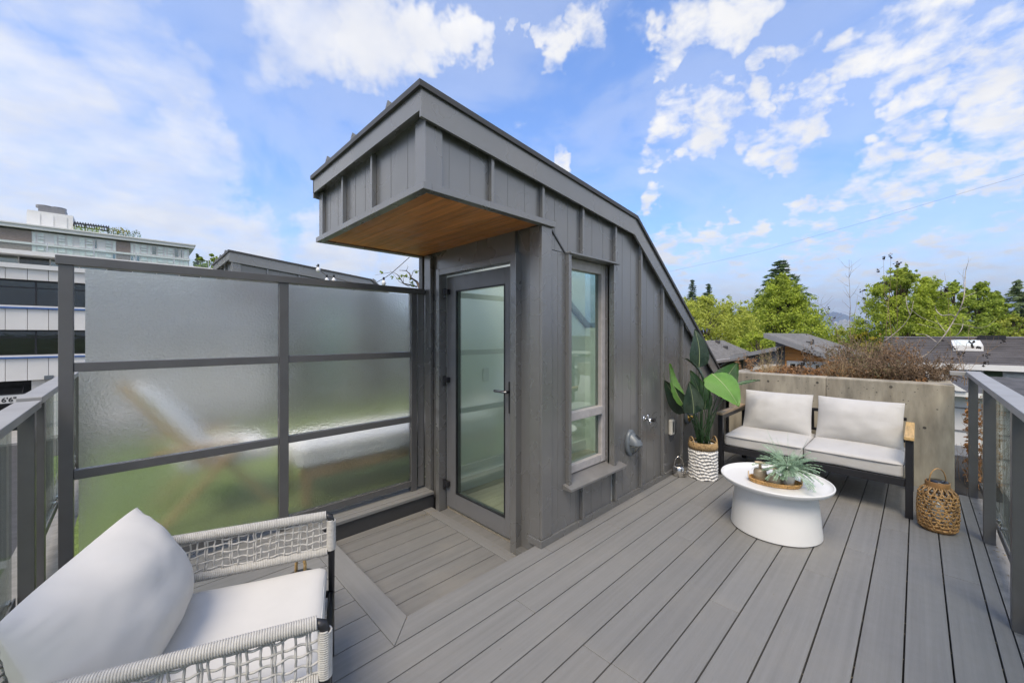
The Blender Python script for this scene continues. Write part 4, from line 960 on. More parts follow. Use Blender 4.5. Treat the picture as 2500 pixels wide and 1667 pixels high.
tocam = -FWD
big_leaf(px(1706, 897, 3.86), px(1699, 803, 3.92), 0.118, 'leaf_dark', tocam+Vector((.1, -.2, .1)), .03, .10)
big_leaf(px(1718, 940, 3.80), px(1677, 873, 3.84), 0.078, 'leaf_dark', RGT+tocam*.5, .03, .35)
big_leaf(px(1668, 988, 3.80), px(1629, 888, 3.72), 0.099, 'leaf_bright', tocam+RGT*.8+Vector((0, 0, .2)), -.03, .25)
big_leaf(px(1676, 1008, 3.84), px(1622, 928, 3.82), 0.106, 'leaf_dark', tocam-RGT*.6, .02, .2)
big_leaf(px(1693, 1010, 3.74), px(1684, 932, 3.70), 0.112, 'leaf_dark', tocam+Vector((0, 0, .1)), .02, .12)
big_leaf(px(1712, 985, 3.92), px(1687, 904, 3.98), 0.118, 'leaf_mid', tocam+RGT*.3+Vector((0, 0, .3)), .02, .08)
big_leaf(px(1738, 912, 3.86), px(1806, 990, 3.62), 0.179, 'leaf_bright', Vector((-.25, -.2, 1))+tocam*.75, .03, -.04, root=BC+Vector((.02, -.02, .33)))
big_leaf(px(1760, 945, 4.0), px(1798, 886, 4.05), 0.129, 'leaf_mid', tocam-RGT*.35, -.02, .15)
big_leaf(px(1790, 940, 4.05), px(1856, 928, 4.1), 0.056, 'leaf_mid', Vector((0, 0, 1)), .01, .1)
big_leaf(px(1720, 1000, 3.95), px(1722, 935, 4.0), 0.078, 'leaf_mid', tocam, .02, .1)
st = MB()
for k in range(22):
    a = rr.random()*6.28; b = BC+Vector((math.cos(a)*.05*rr.random(), math.sin(a)*.05*rr.random(), .325)); st.tube(stem_path(rr, b, (math.cos(a)*.22, math.sin(a)*.22, 1), .26+rr.random()*.34, 6, .04), [.0050, .0046, .0040, .0036, .003, .002, .001], 5)
st.build('stalk', 'stalk', plant, smooth=True)
WC = Vector((3.935, 1.655, 0)); wc = thing('watering_can', 'small stainless steel watering can beside the basket', 'watering can', WC)
MB().lathe([(.0, .002), (.062, .002), (.066, .008), (.066, .090), (.058, .099), (.030, .103), (.028, .101), (.0, .099)], WC, 40).build('body', 'steel', wc, smooth=True)
MB().tube([WC+Vector((.05*math.cos(a)*-.6-.01, .035*math.cos(a), .085+.105*math.sin(a))) for a in [i*PI/14 for i in range(15)]], .0045, 8).build('handle', 'steel', wc, smooth=True)
MB().tube([WC+Vector((-.03, -.055, .025)), WC+Vector((-.045, -.085, .055)), WC+Vector((-.052, -.105, .085))], [.008, .006, .005], 8).build('spout', 'steel', wc, smooth=True)
# ================================================================ fittings on the stairhead wall
WY = 1.732
def hood_light(label, x, z, s=1.0, grille=True):
    t = thing('wall_light', label, 'wall light', (x, WY, z), 'hooded wall lights on the stairhead')
    def ell(rx, rz, y, n=28): return [(x+rx*s*math.cos(2*PI*k/n), y, z+rz*s*math.sin(2*PI*k/n)) for k in range(n)]
    def loft(rings, name, m, cap=True):
        b = MB(); n = len(rings[0])
        for r_ in rings: b.v += r_
        for i in range(len(rings)-1):
            for k in range(n): b.f.append((i*n+k, i*n+(k+1) % n, (i+1)*n+(k+1) % n, (i+1)*n+k))
        if cap: b.f.append(tuple((len(rings)-1)*n+k for k in range(n)))
        o_ = b.build(name, m, t); smooth_angle(o_, 50); return o_
    loft([ell(.074, .112, WY-.001), ell(.078, .116, WY-.012), ell(.074, .112, WY-.028), ell(.060, .098, WY-.036)], 'base_plate', 'fixture_grey')
    # hood: upper half swelling forward to an edge
    b = MB(); n = 16; rows = []
    for i in range(9):
        f_ = i/8; row = []
        for k in range(n+1):
            a = PI*k/n; rx, rz = .060*s, .095*s; yy = WY-.034-f_*.085*s*(math.sin(a)*.55+.45)
            row.append((x+rx*math.cos(a)*(1-.10*f_), yy, z-.004+rz*math.sin(a)*(1-f_)**.55))
        rows.append(row)
    for r_ in rows: b.v += r_
    for i in range(8):
        for k in range(n): b.f.append((i*(n+1)+k, i*(n+1)+k+1, (i+1)*(n+1)+k+1, (i+1)*(n+1)+k))
    smooth_angle(b.build('hood', 'fixture_grey', t), 60)
    b = MB(); rows = []
    for i in range(6):
        f_ = i/5; rows.append([(x+.056*s*math.cos(PI+PI*k/n)*(1-.25*f_), WY-.034-.075*s*f_*(1-.5*abs(math.sin(PI*k/n))), z-.006+.088*s*math.sin(PI+PI*k/n)*(1-f_*.75)) for k in range(n+1)])
    for r_ in rows: b.v += r_
    for i in range(5):
        for k in range(n): b.f.append((i*(n+1)+k, i*(n+1)+k+1, (i+1)*(n+1)+k+1, (i+1)*(n+1)+k))
    smooth_angle(b.build('lens', 'lamp_glass' if grille else 'brass', t), 60)
    MB().tube([(x, WY-.036, z-.09*s), (x, WY-.075*s, z-.06*s), (x, WY-.118*s, z-.004)], .004, 6).tube([(x-.058*s, WY-.04, z-.004), (x, WY-.121*s, z-.004), (x+.058*s, WY-.04, z-.004)], .004, 6).build('guard', 'fixture_grey', t, smooth=True)
    sl = MB()
    for k in range(5):
        a = math.radians(58+k*11); pts = []
        for q in range(5):
            f_ = .30+.11*q; rx, rz = .061*s, .0965*s
            pts.append((x+rx*math.cos(a)*(1-.10*f_), WY-.0355-f_*.0865*s*(math.sin(a)*.55+.45), z-.003+rz*math.sin(a)*(1-f_)**.55))
        sl.tube(pts, .0018, 4)
    sl.build('slot', 'slot', t)
    return t
hood_light('grey hooded wall light low on the cladding, right of the window', 3.09, .475)
hood_light('second hooded wall light half hidden behind the plant leaves', 4.30, .56, 1.0, False)
tp = thing('hose_tap', 'chrome hose tap on the cladding between wall light and socket', 'tap', (3.345, WY, .645))
MB().tube([(3.345, WY-.001, .645), (3.345, WY-.012, .645)], .024, 16).tube([(3.345, WY-.010, .645), (3.345, WY-.085, .645)], .010, 10).tube([(3.345, WY-.055, .645), (3.345, WY-.066, .622), (3.345, WY-.068, .605)], [.010, .010, .011], 10).build('body', 'chrome', tp, smooth=True)
MB().tube([(3.345, WY-.045, .648), (3.345, WY-.047, .678)], .006, 8).tube([(3.320, WY-.047, .680), (3.370, WY-.047, .680)], .0065, 8).build('lever', 'chrome', tp, smooth=True)
MB().tube([(3.345, WY-.083, .645), (3.345, WY-.112, .645)], .017, 12).build('valve_wheel', 'black_metal', tp)
MB().tube([(3.345, WY-.08, .655), (3.42, WY-.05, .675), (3.52, WY-.02, .675), (3.60, WY-.006, .672)], .0016, 4).build('wire', 'wire', tp)
ob = thing('socket_box', 'cream weatherproof socket box on the cladding left of the plant', 'socket box', (3.885, WY, .48))
MB().box(3.85, 3.925, WY-.040, WY-.001, .405, .558).build('box', 'outlet_cream', ob, bevel=.012); MB().box(3.876, 3.899, WY-.0425, WY-.0395, .43, .535).build('cover_slot', 'slot', ob)
# ================================================================ bamboo lantern
LC = Vector((4.175, -.105, 0)); ln = thing('bamboo_lantern', 'woven bamboo solar lantern standing right of the sofa', 'lantern', LC)
def lr(z):   # radius at height
    if z < .03: return .082+.018*(z/.03)
    if z < .25: return .100+.006*math.sin((z-.03)/.22*PI)
    q = (z-.25)/.07; return .100-.044*q*q
m = MB()
def ribbon(m, pts, wd):
    pts = [Vector(p) for p in pts]; o = len(m.v); n = len(pts)
    for k, p in enumerate(pts):
        d = (pts[min(k+1, n-1)]-pts[max(k-1, 0)]).normalized(); nr = Vector((p.x-LC.x, p.y-LC.y, .02)).normalized(); sd = d.cross(nr).normalized()*wd/2
        m.v += [tuple(p-sd+nr*.0012), tuple(p+sd+nr*.0012), tuple(p+sd-nr*.0012), tuple(p-sd-nr*.0012)]
    for k in range(n-1):
        for q in range(4): m.f.append((o+4*k+q, o+4*k+(q+1) % 4, o+4*k+4+(q+1) % 4, o+4*k+4+q))
for hand in (-1, 1):
    for k in range(16):
        pts = []
        for i in range(41):
            z = .012+i/40*.302; a = 2*PI*k/16+hand*z*4.8; r_ = lr(z)+.0028*hand*math.sin(i*1.6+k*PI); pts.append((LC.x+r_*math.cos(a), LC.y+r_*math.sin(a), z))
        ribbon(m, pts, .0085)
for k in range(10):
    z = .026+k*.0262; pts = [(LC.x+(lr(z)+.0042*math.sin(i*1.6+k*2.6))*math.cos(i/80*2*PI), LC.y+(lr(z)+.0042*math.sin(i*1.6+k*2.6))*math.sin(i/80*2*PI), z+.0035*math.sin(i*.8+k)) for i in range(81)]
    ribbon(m, pts, .0095)
m.build('weave', 'bamboo', ln, smooth=True)
MB().lathe([(.0, .002), (.082, .002), (.095, .016), (.100, .032), (.096, .034), (.0, .02)], LC, 40).build('base', 'bamboo_rim', ln, smooth=True)
smooth_angle(MB().lathe([(.058, .312), (.064, .312), (.064, .347), (.060, .349), (.057, .345), (.056, .32)], LC, 40).build('collar', 'bamboo_rim', ln))
MB().lathe([(.0, .340), (.056, .340), (.054, .352), (.045, .356), (.0, .357)], LC, 36).build('solar_cap', 'solar_black', ln, smooth=True)
MB().tube([LC+RGT*(.060*math.cos(a))+Vector((0, 0, .335+.105*math.sin(a)**.8)) for a in [i*PI/20 for i in range(21)]], .005, 6, flat=.6).build('handle', 'bamboo', ln, smooth=True)
MB().lathe([(.0, .03), (.03, .03), (.03, .20), (.0, .21)], LC, 20).build('lamp_tube', 'rib_glass', ln, smooth=True)
# ================================================================ armchair with rope arms
CD = Vector((.936, -.352, 0)).normalized(); CW = Vector((-CD.y, CD.x, 0)); CO = Vector((.515, 1.450, 0))
def cp_(d, w_, z): return CO + CD*d + CW*w_ + Vector((0, 0, z))
ch = thing('armchair', 'armchair with pale rope-woven arms and off-white cushions, nearest the camera', 'armchair', cp_(-.35, 0, 0))
AW = .348; ZT, ZB = .618, .462; DB = -.72; TR = .0138
for s in (-1, 1):
    W0 = s*AW
    MB().tube([cp_(-.012, W0, .002), cp_(-.012, W0, ZT-.03), cp_(-.018, W0, ZT-.008), cp_(-.040, W0, ZT)], [TR*.8, TR, TR, TR], 12).build('front_leg', 'black_metal', ch, smooth=True)
    MB().tube([cp_(DB-.03, W0*.96, .002), cp_(DB, W0, .35), cp_(DB-.02, W0, ZT), cp_(DB-.035, W0, .655)], [TR*.8, TR, TR, TR], 12).build('rear_leg', 'black_metal', ch, smooth=True)
    MB().tube([cp_(-.035, W0, ZT), cp_(DB-.015, W0, ZT)], TR, 12).build('arm_tube', 'black_metal', ch, smooth=True)
    MB().tube([cp_(-.013, W0, ZB), cp_(DB, W0, ZB)], TR, 12).build('arm_tube', 'black_metal', ch, smooth=True)
    MB().tube([cp_(-.013, W0, .275), cp_(DB, W0, .275)], TR, 12).build('seat_tube', 'black_metal', ch, smooth=True)
    # rope coils
    def coil(p0, p1, r, pitch, m, ro=.0031):
        p0, p1 = Vector(p0), Vector(p1); d = p1-p0; L = d.length; d.normalize(); e = d.orthogonal().normalized(); g_ = d.cross(e); n = int(L/pitch*11); pts = []
        for i in range(n+1):
            a = i/11*2*PI; pts.append(p0+d*(L*i/n)+e*r*math.cos(a)+g_*r*math.sin(a))
        m.tube(pts, ro, 5)
    m = MB(); coil(cp_(-.034, W0, ZT), cp_(DB+.01, W0, ZT), TR+.0024, .0060, m); coil(cp_(-.030, W0, ZB), cp_(DB+.01, W0, ZB), TR+.0024, .0060, m)
    coil(cp_(-.013, W0, ZB+.004), cp_(-.013, W0, ZT-.022), TR+.0024, .0060, m)
    m.build('rope_wrap', 'rope', ch, smooth=True)
    rr = random.Random(40+s); m = MB(); NV = 24; NH = 5
    for k in range(NV):
        d0 = -.058-k*(.64/NV); j0, j1 = rr.gauss(0, .003), rr.gauss(0, .003)
        pts = [cp_(d0+j0*(1-i/12)+j1*i/12+rr.gauss(0, .0008), W0+.0045*math.sin(i/12*PI*NH+k*PI), ZT-.012-(ZT-ZB-.024)*i/12) for i in range(13)]
        m.tube(pts, .0038, 5, flat=.8)
        if k % 3 == 0: m.tube([p+CD*.0075+Vector((0, 0, .001)) for p in pts], .0036, 5, flat=.8)
    for k in range(NH):
        z0 = ZB+.022+k*(ZT-ZB-.038)/(NH-1)*.94; ph = rr.random()*3
        pts = [cp_(-.022-i*(.66/90), W0-.0045*math.sin((i*(.66/90)-.036)/(.64/NV)*PI+k*PI), z0+.0035*math.sin(i*.21+ph)+.0015*math.sin(i*.7+ph)) for i in range(91)]
        m.tube(pts, .0034, 5, flat=.85)
    m.build('rope_weave', 'rope', ch, smooth=True)
for z, d in ((.275, -.013), (.275, DB), (.47, DB-.01), (.655, DB-.035)):
    MB().tube([cp_(d, -AW, z), cp_(d, AW, z)], TR, 12).build('cross_tube', 'black_metal', ch, smooth=True)
m = MB(); coil(cp_(DB-.035, -AW+.02, .655), cp_(DB-.035, AW-.02, .655), TR+.0024, .0060, m); coil(cp_(DB-.01, -AW+.02, .47), cp_(DB-.01, AW-.02, .47), TR+.0024, .0060, m)
for k in range(22):
    q = -AW+.03+k*(2*AW-.06)/21; m.tube([cp_(DB-.035+.025*i/8, q, .645-.175*i/8) + CD*.004*math.sin(i*PI+k*PI) for i in range(9)], .005, 5)
for k in range(9): m.tube([cp_(DB-.033+.022*k/8-.0045*math.cos(i*PI), -AW+.02+i*(2*AW-.04)/22, .635-.15*k/8) for i in range(23)], .0046, 5)
m.build('rope_back', 'rope', ch, smooth=True)
box_ax = (CD, CW, Vector((0, 0, 1)))
sc_ = softbox(cp_(-.365, 0, .365), box_ax, (.335, .318, .055), .030, .020, 18, 5, .005).build('seat_cushion', 'chair_fabric', ch, smooth=True)
m = MB(); pts = []
for i in range(65):
    a = i/64*2*PI; c, s = math.cos(a), math.sin(a); e = .16
    pts.append(cp_(-.365+math.copysign(abs(c)**e, c)*.328, math.copysign(abs(s)**e, s)*.311, .408))
m.tube(pts, .0042, 6, cap=False); m.build('piping', 'chair_fabric', sc_, smooth=True)
uy = (Vector((0, 0, 1)) - CD*.42).normalized(); ux = -CW; un = ux.cross(uy)
if un.dot(CD) < 0: un = -un
o = pillow(cp_(-.58, 0.0, .592), (CW, uy, CW.cross(uy)), .67, .41, .27, 40, 11, .01, .011, rnd=.35).build('back_cushion', 'chair_fabric', ch); weld(o)
# leather-handled lantern behind the armchair
k0 = px(733, 1377, 1.93); k0 = Vector((k0.x, k0.y, 0)); l2 = thing('strap_lantern', 'lantern with tan leather straps standing behind the armchair', 'lantern', k0)
MB().lathe([(.0, .002), (.07, .002), (.075, .01), (.075, .20), (.068, .215), (.0, .217)], k0, 28).build('body', 'black_metal', l2, smooth=True)
for s in (-1, 1):
    b = k0+RGT*(.022*s)
    MB().tube([b+Vector((0, 0, .20)), b+Vector((0, 0, .27))+FWD*.004, b+Vector((0, 0, .315))+RGT*(-.006*s), b+RGT*(-.018*s)+Vector((0, 0, .335))], .010, 6, flat=.6).build('strap', 'teak_gold', l2, smooth=True)
# ================================================================ neighbour's furniture behind the frosted glass
NY = 3.74
dc = thing('deck_chair', 'blurred lounge chair with white cushion and crossed wooden legs behind frosted glass', 'lounge chair', (.35, NY, 0))
for y in (NY-.02, NY+.58):
    MB().bar((.13, y, .006), (.60, y, .52), .05, .03).build('leg', 'teak_gold', dc); MB().bar((.86, y+.04, .006), (.40, y+.04, .54), .045, .03).build('leg', 'teak_gold', dc)
    MB().bar((.42, y, .40), (-.06, y, 1.06), .045, .03).build('back_post', 'teak_gold', dc); MB().bar((.10, y, .56), (.62, y, .56), .05, .03).build('armrest', 'teak_gold', dc)
a1 = (Vector((-.48, 0, .66)).normalized()); a2 = Vector((0, 1, 0)); a3 = a2.cross(a1)
weld(pillow((.25, NY+.28, .72), (a2, a1, -a3), .56, .78, .16, 16, 2, .03).build('back_cushion', 'white_fabric', dc))
softbox((.56, NY+.28, .44), X3, (.30, .28, .06), .03, .02, 8, 2).build('seat_cushion', 'white_fabric', dc, smooth=True)
db = thing('daybed', 'blurred white-cushioned bench with wooden legs behind the frosted glass', 'daybed', (1.6, 3.75, 0))
softbox((1.68, 3.76, .40), X3, (.72, .33, .085), .04, .02, 10, 3).build('mattress', 'white_fabric', db, smooth=True)
for a in ((.98, 2.38, 3.46, 3.50), (.98, 2.38, 4.02, 4.06)): box_part(db, 'side_rail', 'teak_gold', *a, .22, .31)
for x in (1.0, 2.32):
    for y in (3.46, 4.0): box_part(db, 'leg', 'teak_gold', x, x+.055, y, y+.055, .006, .219)
for i, (x, y) in enumerate(((-.12, 5.8), (4.6, 5.9))):
    pass
# string lights
sl = thing('string_lights', 'string of clear glass bulbs sagging beyond the frosted screen', 'string lights', (2.0, 5.2, 1.9))
uvb = [(777, 656), (798, 682), (815, 682), (937, 688)]
P_ = [px(772, 648, 4.6), px(786, 664, 4.6), px(800, 676, 4.6), px(808, 676, 4.6), px(850, 688, 4.6), px(905, 697, 4.6), px(937, 680, 4.6), px(955, 668, 4.6), px(1000, 628, 4.6)]
MB().tube(P_, .004, 5).build('cable', 'wire', sl)
for u, v in uvb:
    c = px(u, v, 4.6); MB().lathe([(.0, -.045), (.016, -.040), (.025, -.022), (.024, -.004), (.014, .012), (.010, .02)], c, 14).build('bulb', 'bulb_glass', sl, smooth=True)
    MB().lathe([(.011, .018), (.012, .05), (.006, .054), (.0, .055)], c, 10).build('lamp_holder', 'black_metal', sl)
# ================================================================ buildings at the left
FB = 40.8
nb = thing('white_office_building', 'white-panelled building with dark ribbon windows and blue sills across the street', 'building', (-3, FB, GZ))
NX0, NX1 = -14.0, 14.0
def Bn(nm, m, *b): return box_part(nb, nm, m, *b)
Bn('core', 'dark_opening', NX0+.2, NX1-.2, FB+.9, FB+16, GZ, 5.9)
pw = .905
def panels(z0, z1):
    n = int((NX1-NX0)/pw)
    for k in range(n): MB().box(NX0+k*pw+.012, NX0+(k+1)*pw-.012, FB, FB+.22, z0, z1).build('cladding_panel', 'white_clad', nb)
    Bn('panel_backing', 'gutter', NX0, NX1, FB+.23, FB+.5, z0, z1)
def ribbon(z0, z1, sillz):
    Bn('window_sill', 'blue_trim', NX0, NX1, FB-.10, FB+.22, sillz, sillz+.10); Bn('window_sill', 'white_trim', NX0, NX1, FB-.06, FB+.22, sillz+.101, z0)
    n = 9; wv = (NX1-NX0)/n
    for k in range(n):
        a, b = NX0+k*wv, NX0+(k+1)*wv
        wn_ = MB().box(a+.001, a+.09, FB+.24, FB+.34, z0, z1).box(a+.0905, b-.001, FB+.24, FB+.34, z1-.09, z1).box(a+.0905, b-.001, FB+.24, FB+.33, z1-.52, z1-.44).box(a+.0905, b-.001, FB+.24, FB+.33, z0, z0+.06).box(a+wv/2-.03, a+wv/2+.03, FB+.245, FB+.32, z0+.0605, z1-.525).build('window', 'black_metal', nb)
        for (p, q) in ((z0+.062, z1-.525), (z1-.438, z1-.092)): MB().box(a+.092, b-.003, FB+.30, FB+.315, p, q).build('pane', 'dark_glass', wn_)
panels(3.15, 1.76) if False else None
panels(1.76, 3.14); ribbon(3.36, 5.04, 3.145); panels(-1.56, -.11); ribbon(.10, 1.74, -.108); panels(5.06, 5.78)
Bn('roof_slab', 'white_trim', NX0, NX1, FB-.15, FB+1.4, 5.785, 6.08)
# set-back top storey
Bn('terrace_wall', 'white_clad', NX0, NX1, FB+2.0, FB+2.3, 6.08, 6.20)
n = 20
for k in range(n):
    a = NX0+k*1.4
    wn_ = MB().box(a, a+.06, FB+2.0, FB+2.1, 6.205, 6.78).box(a+.061, a+1.399, FB+2.0, FB+2.1, 6.205, 6.25).build('window', 'white_trim', nb); MB().box(a+.062, a+1.398, FB+2.03, FB+2.05, 6.251, 6.78).build('pane', 'pale_glass' if k % 3 else 'dark_glass', wn_)
Bn('top_storey_core', 'grey_clad', NX0+.1, NX1-.1, FB+2.4, FB+14, 5.9, 6.78)
Bn('top_parapet', 'white_trim', NX0, NX1, FB+.6, FB+14.2, 6.79, 7.06)
for k in range(12): Bn('balustrade_post', 'steel', NX0+1+k*2.2, NX0+1.05+k*2.2, FB+.7, FB+.75, 7.065, 7.7)
Bn('balustrade_glass', 'rail_glass', NX0+1, NX1-1, FB+.715, FB+.73, 7.10, 7.65)
# ground floor: garage mouth, block wall, clearance sign
GX = pxy(75, 960, FB).x
Bn('ground_wall', 'brick_pale', GX+.001, NX1, FB+.25, FB+.6, GZ, -1.565)
for k in range(10):
    for q in range(28):
        if k > 5 and q > 6: continue
        x = GX+.02+q*.6+(k % 2)*0; MB().box(x, x+.585, FB+.20, FB+.249, -1.60-(k+1)*.30+.012, -1.60-k*.30).build('block', 'brick_pale', nb) if x < 0 else None
Bn('garage_ceiling', 'dark_opening', NX0, GX, FB+.5, FB+9, -1.9, -1.565); Bn('garage_back', 'dark_opening', NX0, GX, FB+8, FB+8.2, GZ, -1.9)
sg = thing('clearance_sign', "white height sign reading 6'6\" over the garage mouth", 'sign', tuple(pxy(20, 975, FB-.2)))
a, b = pxy(-30, 962, FB-.2), pxy(62, 988, FB-.2)
c0 = pxy(30, 973, FB-.2)
MB().box(c0.x-1.6, pxy(61, 975, FB-.2).x, FB-.2, FB-.12, -2.96, -2.42).build('board', 'sign_white', sg, bevel=.01)
MB().box(c0.x-1.7, pxy(64, 975, FB-.2).x, FB-.22, FB-.10, -3.02, -2.965).box(c0.x-1.7, pxy(64, 975, FB-.2).x, FB-.22, FB-.10, -2.415, -2.36).build('frame', 'black_metal', sg)
for k in (0, 1): MB().bar((c0.x-1.2+k*1.6, FB-.16, -2.36), (c0.x-1.2+k*1.6, FB+.6, -1.7), .02, .02).build('hanger', 'black_metal', sg)
cu = bpy.data.curves.new('lettering', 'FONT'); cu.body = "6'6\""; cu.size = .40; cu.extrude = .004; cu.align_x = 'CENTER'; cu.offset = .012
q0 = pxy(22, 975, FB-.2); tmp = bpy.data.objects.new('tmp', cu); C.objects.link(tmp); tm = tmp.to_mesh(); lt = MB()
lt.v = [(q0.x+v.co.x, FB-.206-v.co.z, -2.87+v.co.y) for v in tm.vertices]; lt.f = [tuple(pg.vertices) for pg in tm.polygons]
lt.build('lettering', 'sign_black', sg); bpy.data.objects.remove(tmp)
vb = pxy(120, 921, FB); tag(MB().box(vb.x-.2, vb.x+.2, FB-.25, FB-.003, vb.z-.12, vb.z+.14).build('wall_vent', 'fixture_grey', loc=(vb.x, FB-.1, vb.z), bevel=.02), 'small grey vent box low on the white panels', 'vent')
# ---- the far apartment block
FF = 117.0
fbk = thing('apartment_block', 'tall pale apartment block with brown brick bays far behind at the left', 'building', (-4, FF, GZ))
def Ff(nm, m, *b, bevel=0): return box_part(fbk, nm, m, *b, bevel=bevel)
fx = lambda u: pxy(u, 600, FF).x
AX0, AX1 = -34.0, fx(462)
Ff('body', 'grey_clad', AX0, AX1, FF, FF+16, GZ, 21.2)
Ff('cornice', 'grey_clad', AX0, AX1+.9, FF-.9, FF+16.5, 21.45, 22.05); Ff('roof_edge', 'white_trim', AX0, AX1+1.1, FF-1.1, FF+16.7, 22.055, 22.3)
tops = [21.2, 18.6, 15.9, 13.2, 10.5]
slabz = [18.75, 16.05, 13.35, 10.65]
for z in slabz: Ff('floor_slab', 'grey_clad', AX0, AX1+.2, FF-.30, FF-.001, z-.18, z+.18)
us = [(78, 88, 'g'), (91, 108, 'v'), (110, 129, 'p'), (131, 140, 'g'), (142, 160, 'v'), (163, 178, 'g'), (180, 191, 'p'), (193, 208, 'g'), (210, 228, 'v'), (230, 238, 'g'), (239, 255, 'p'), (257, 272, 'v'), (274, 283, 'g'),
      (319, 326, 'g'), (329, 342, 'g'), (344, 359, 'v'), (361, 368, 'g'), (370, 383, 'g'), (385, 399, 'v'), (401, 407, 'g'), (409, 423, 'v'), (425, 437, 'g'), (440, 446, 'g'), (448, 459, 'g')]
for (a, b) in ((-140, -60), (-20, 77), (284, 318)):
    for zt, zb in zip(tops[:-1], tops[1:]): Ff('brick_bay', 'brown_brick', fx(a), fx(b), FF-.12, FF-.002, zb+.45, zt-.02)
for fl in range(4):
    zt, zb = tops[fl]-.12, slabz[fl]+.32
    for (a, b, k) in us:
        if k == 'p': continue
        x0, x1 = fx(a), fx(b)
        wn_ = MB().box(x0, x0+.08, FF-.10, FF-.001, zb, zt).box(x1-.08, x1, FF-.10, FF-.001, zb, zt).box(x0+.081, x1-.081, FF-.10, FF-.001, zt-.08, zt).box(x0+.081, x1-.081, FF-.10, FF-.001, zb, zb+.08)
        if k == 'v': wn_.box(x0+.081, x1-.081, FF-.22, FF-.001, zb+.75, zb+.87).box(x0+.081, x1-.081, FF-.22, FF-.001, zb+1.25, zb+1.37)
        wn_ = wn_.build('window', 'grey_clad', fbk)
        if k == 'v':
            for p, q in ((zb+.081, zb+.749), (zb+.871, zb+1.249), (zb+1.371, zt-.081)): MB().box(x0+.081, x1-.081, FF-.05, FF-.02, p, q).build('pane', 'pane_curtain', wn_)
        else: MB().box(x0+.081, x1-.081, FF-.05, FF-.02, zb+.081, zt-.081).build('pane', 'pane_curtain' if (a+fl) % 5 else 'pale_glass', wn_)
# roof plant room, pergola, roof garden
x0, x1 = fx(56), fx(173)
Ff('plant_room', 'white_trim', x0, x1, FF+4, FF+12, 22.3, 26.0)
for a, b in ((64, 97), (101, 130), (134, 163)): Ff('louvre', 'grey_clad', fx(a)*1.03, fx(b)*1.03, FF+3.9, FF+3.999, 22.8, 25.5)
Ff('cooling_unit', 'gutter', fx(82), fx(152), FF+5, FF+9, 26.0, 27.3)
for a in (95, 130): MB().lathe([(1.2, 27.3), (1.2, 27.75), (.9, 27.8), (.0, 27.8)], (fx(a), FF+7, 0), 16).build('fan_cowl', 'gutter', fbk)
pg = MB(); y0 = FF+4
for k in range(14):
    x = fx(176)+k*(fx(262)-fx(176))/13; pg.box(x, x+.15, y0, y0+4, 24.7, 24.95)
pg.box(fx(175), fx(263), y0-.1, y0+.1, 24.4, 24.69); pg.box(fx(175), fx(263), y0+3.9, y0+4.1, 24.4, 24.69)
for u in (175, 204, 233, 262): pg.box(fx(u)-.1, fx(u)+.1, y0-.1, y0+.1, 22.3, 24.39)
pg.build('pergola', 'black_metal', fbk)
for k in range(14):
    x = fx(176)+k*1.85
    if x < fx(346): Ff('balustrade_post', 'white_trim', x, x+.07, FF+1.5, FF+1.57, 22.3, 23.4)
Ff('balustrade_glass', 'rail_glass', fx(176), fx(346), FF+1.52, FF+1.55, 22.35, 23.35)
def leaf_cloud(m, cen, rad, n, ls, rr, shell=.5):
    for _ in range(n):
        d = Vector((rr.gauss(0, 1), rr.gauss(0, 1), rr.gauss(0, 1)))
        if d.length < .01: continue
        d.normalize(); q = shell+(1-shell)*rr.random()
        c = Vector(cen)+Vector((d.x*rad[0], d.y*rad[1], d.z*rad[2]))*q
        # leaf faces roughly outwards and up
        nn = (d*.8+Vector((rr.gauss(0, .6), rr.gauss(0, .6), rr.gauss(.35, .5)))).normalized(); e = nn.orthogonal().normalized(); e = Matrix.Rotation(rr.random()*6.28, 3, nn) @ e; f_ = nn.cross(e)
        s = ls*(.6+.8*rr.random()); m.add([c-e*s, c-f_*s*.55, c+e*s, c+f_*s*.55], [(0, 1, 2, 3)])
rr = random.Random(9)
for i, (ua, ub, z, rz, mt, lab) in enumerate(((178, 262, 23.4, .9, 'crown_green', 'clipped planting under the roof pergola'), (262, 346, 23.6, .9, 'crown_conifer', 'dark hedge along the far roof edge'), (272, 296, 24.0, .9, 'crown_gold', 'amber-leaved shrub in the roof garden'))):
    m = MB(); xa, xb = fx(ua), fx(ub)
    for k in range(max(3, int((xb-xa)/.8))): leaf_cloud(m, (xa+(k+.5)*.8, FF+3+rr.random(), z+rr.gauss(0, .15)), (.8, .7, rz), 60, .16, rr, .6)
    t = thing('roof_garden_hedge', lab, 'hedge', ((xa+xb)/2, FF+3, 22.3)); m.build('foliage', mt, t)
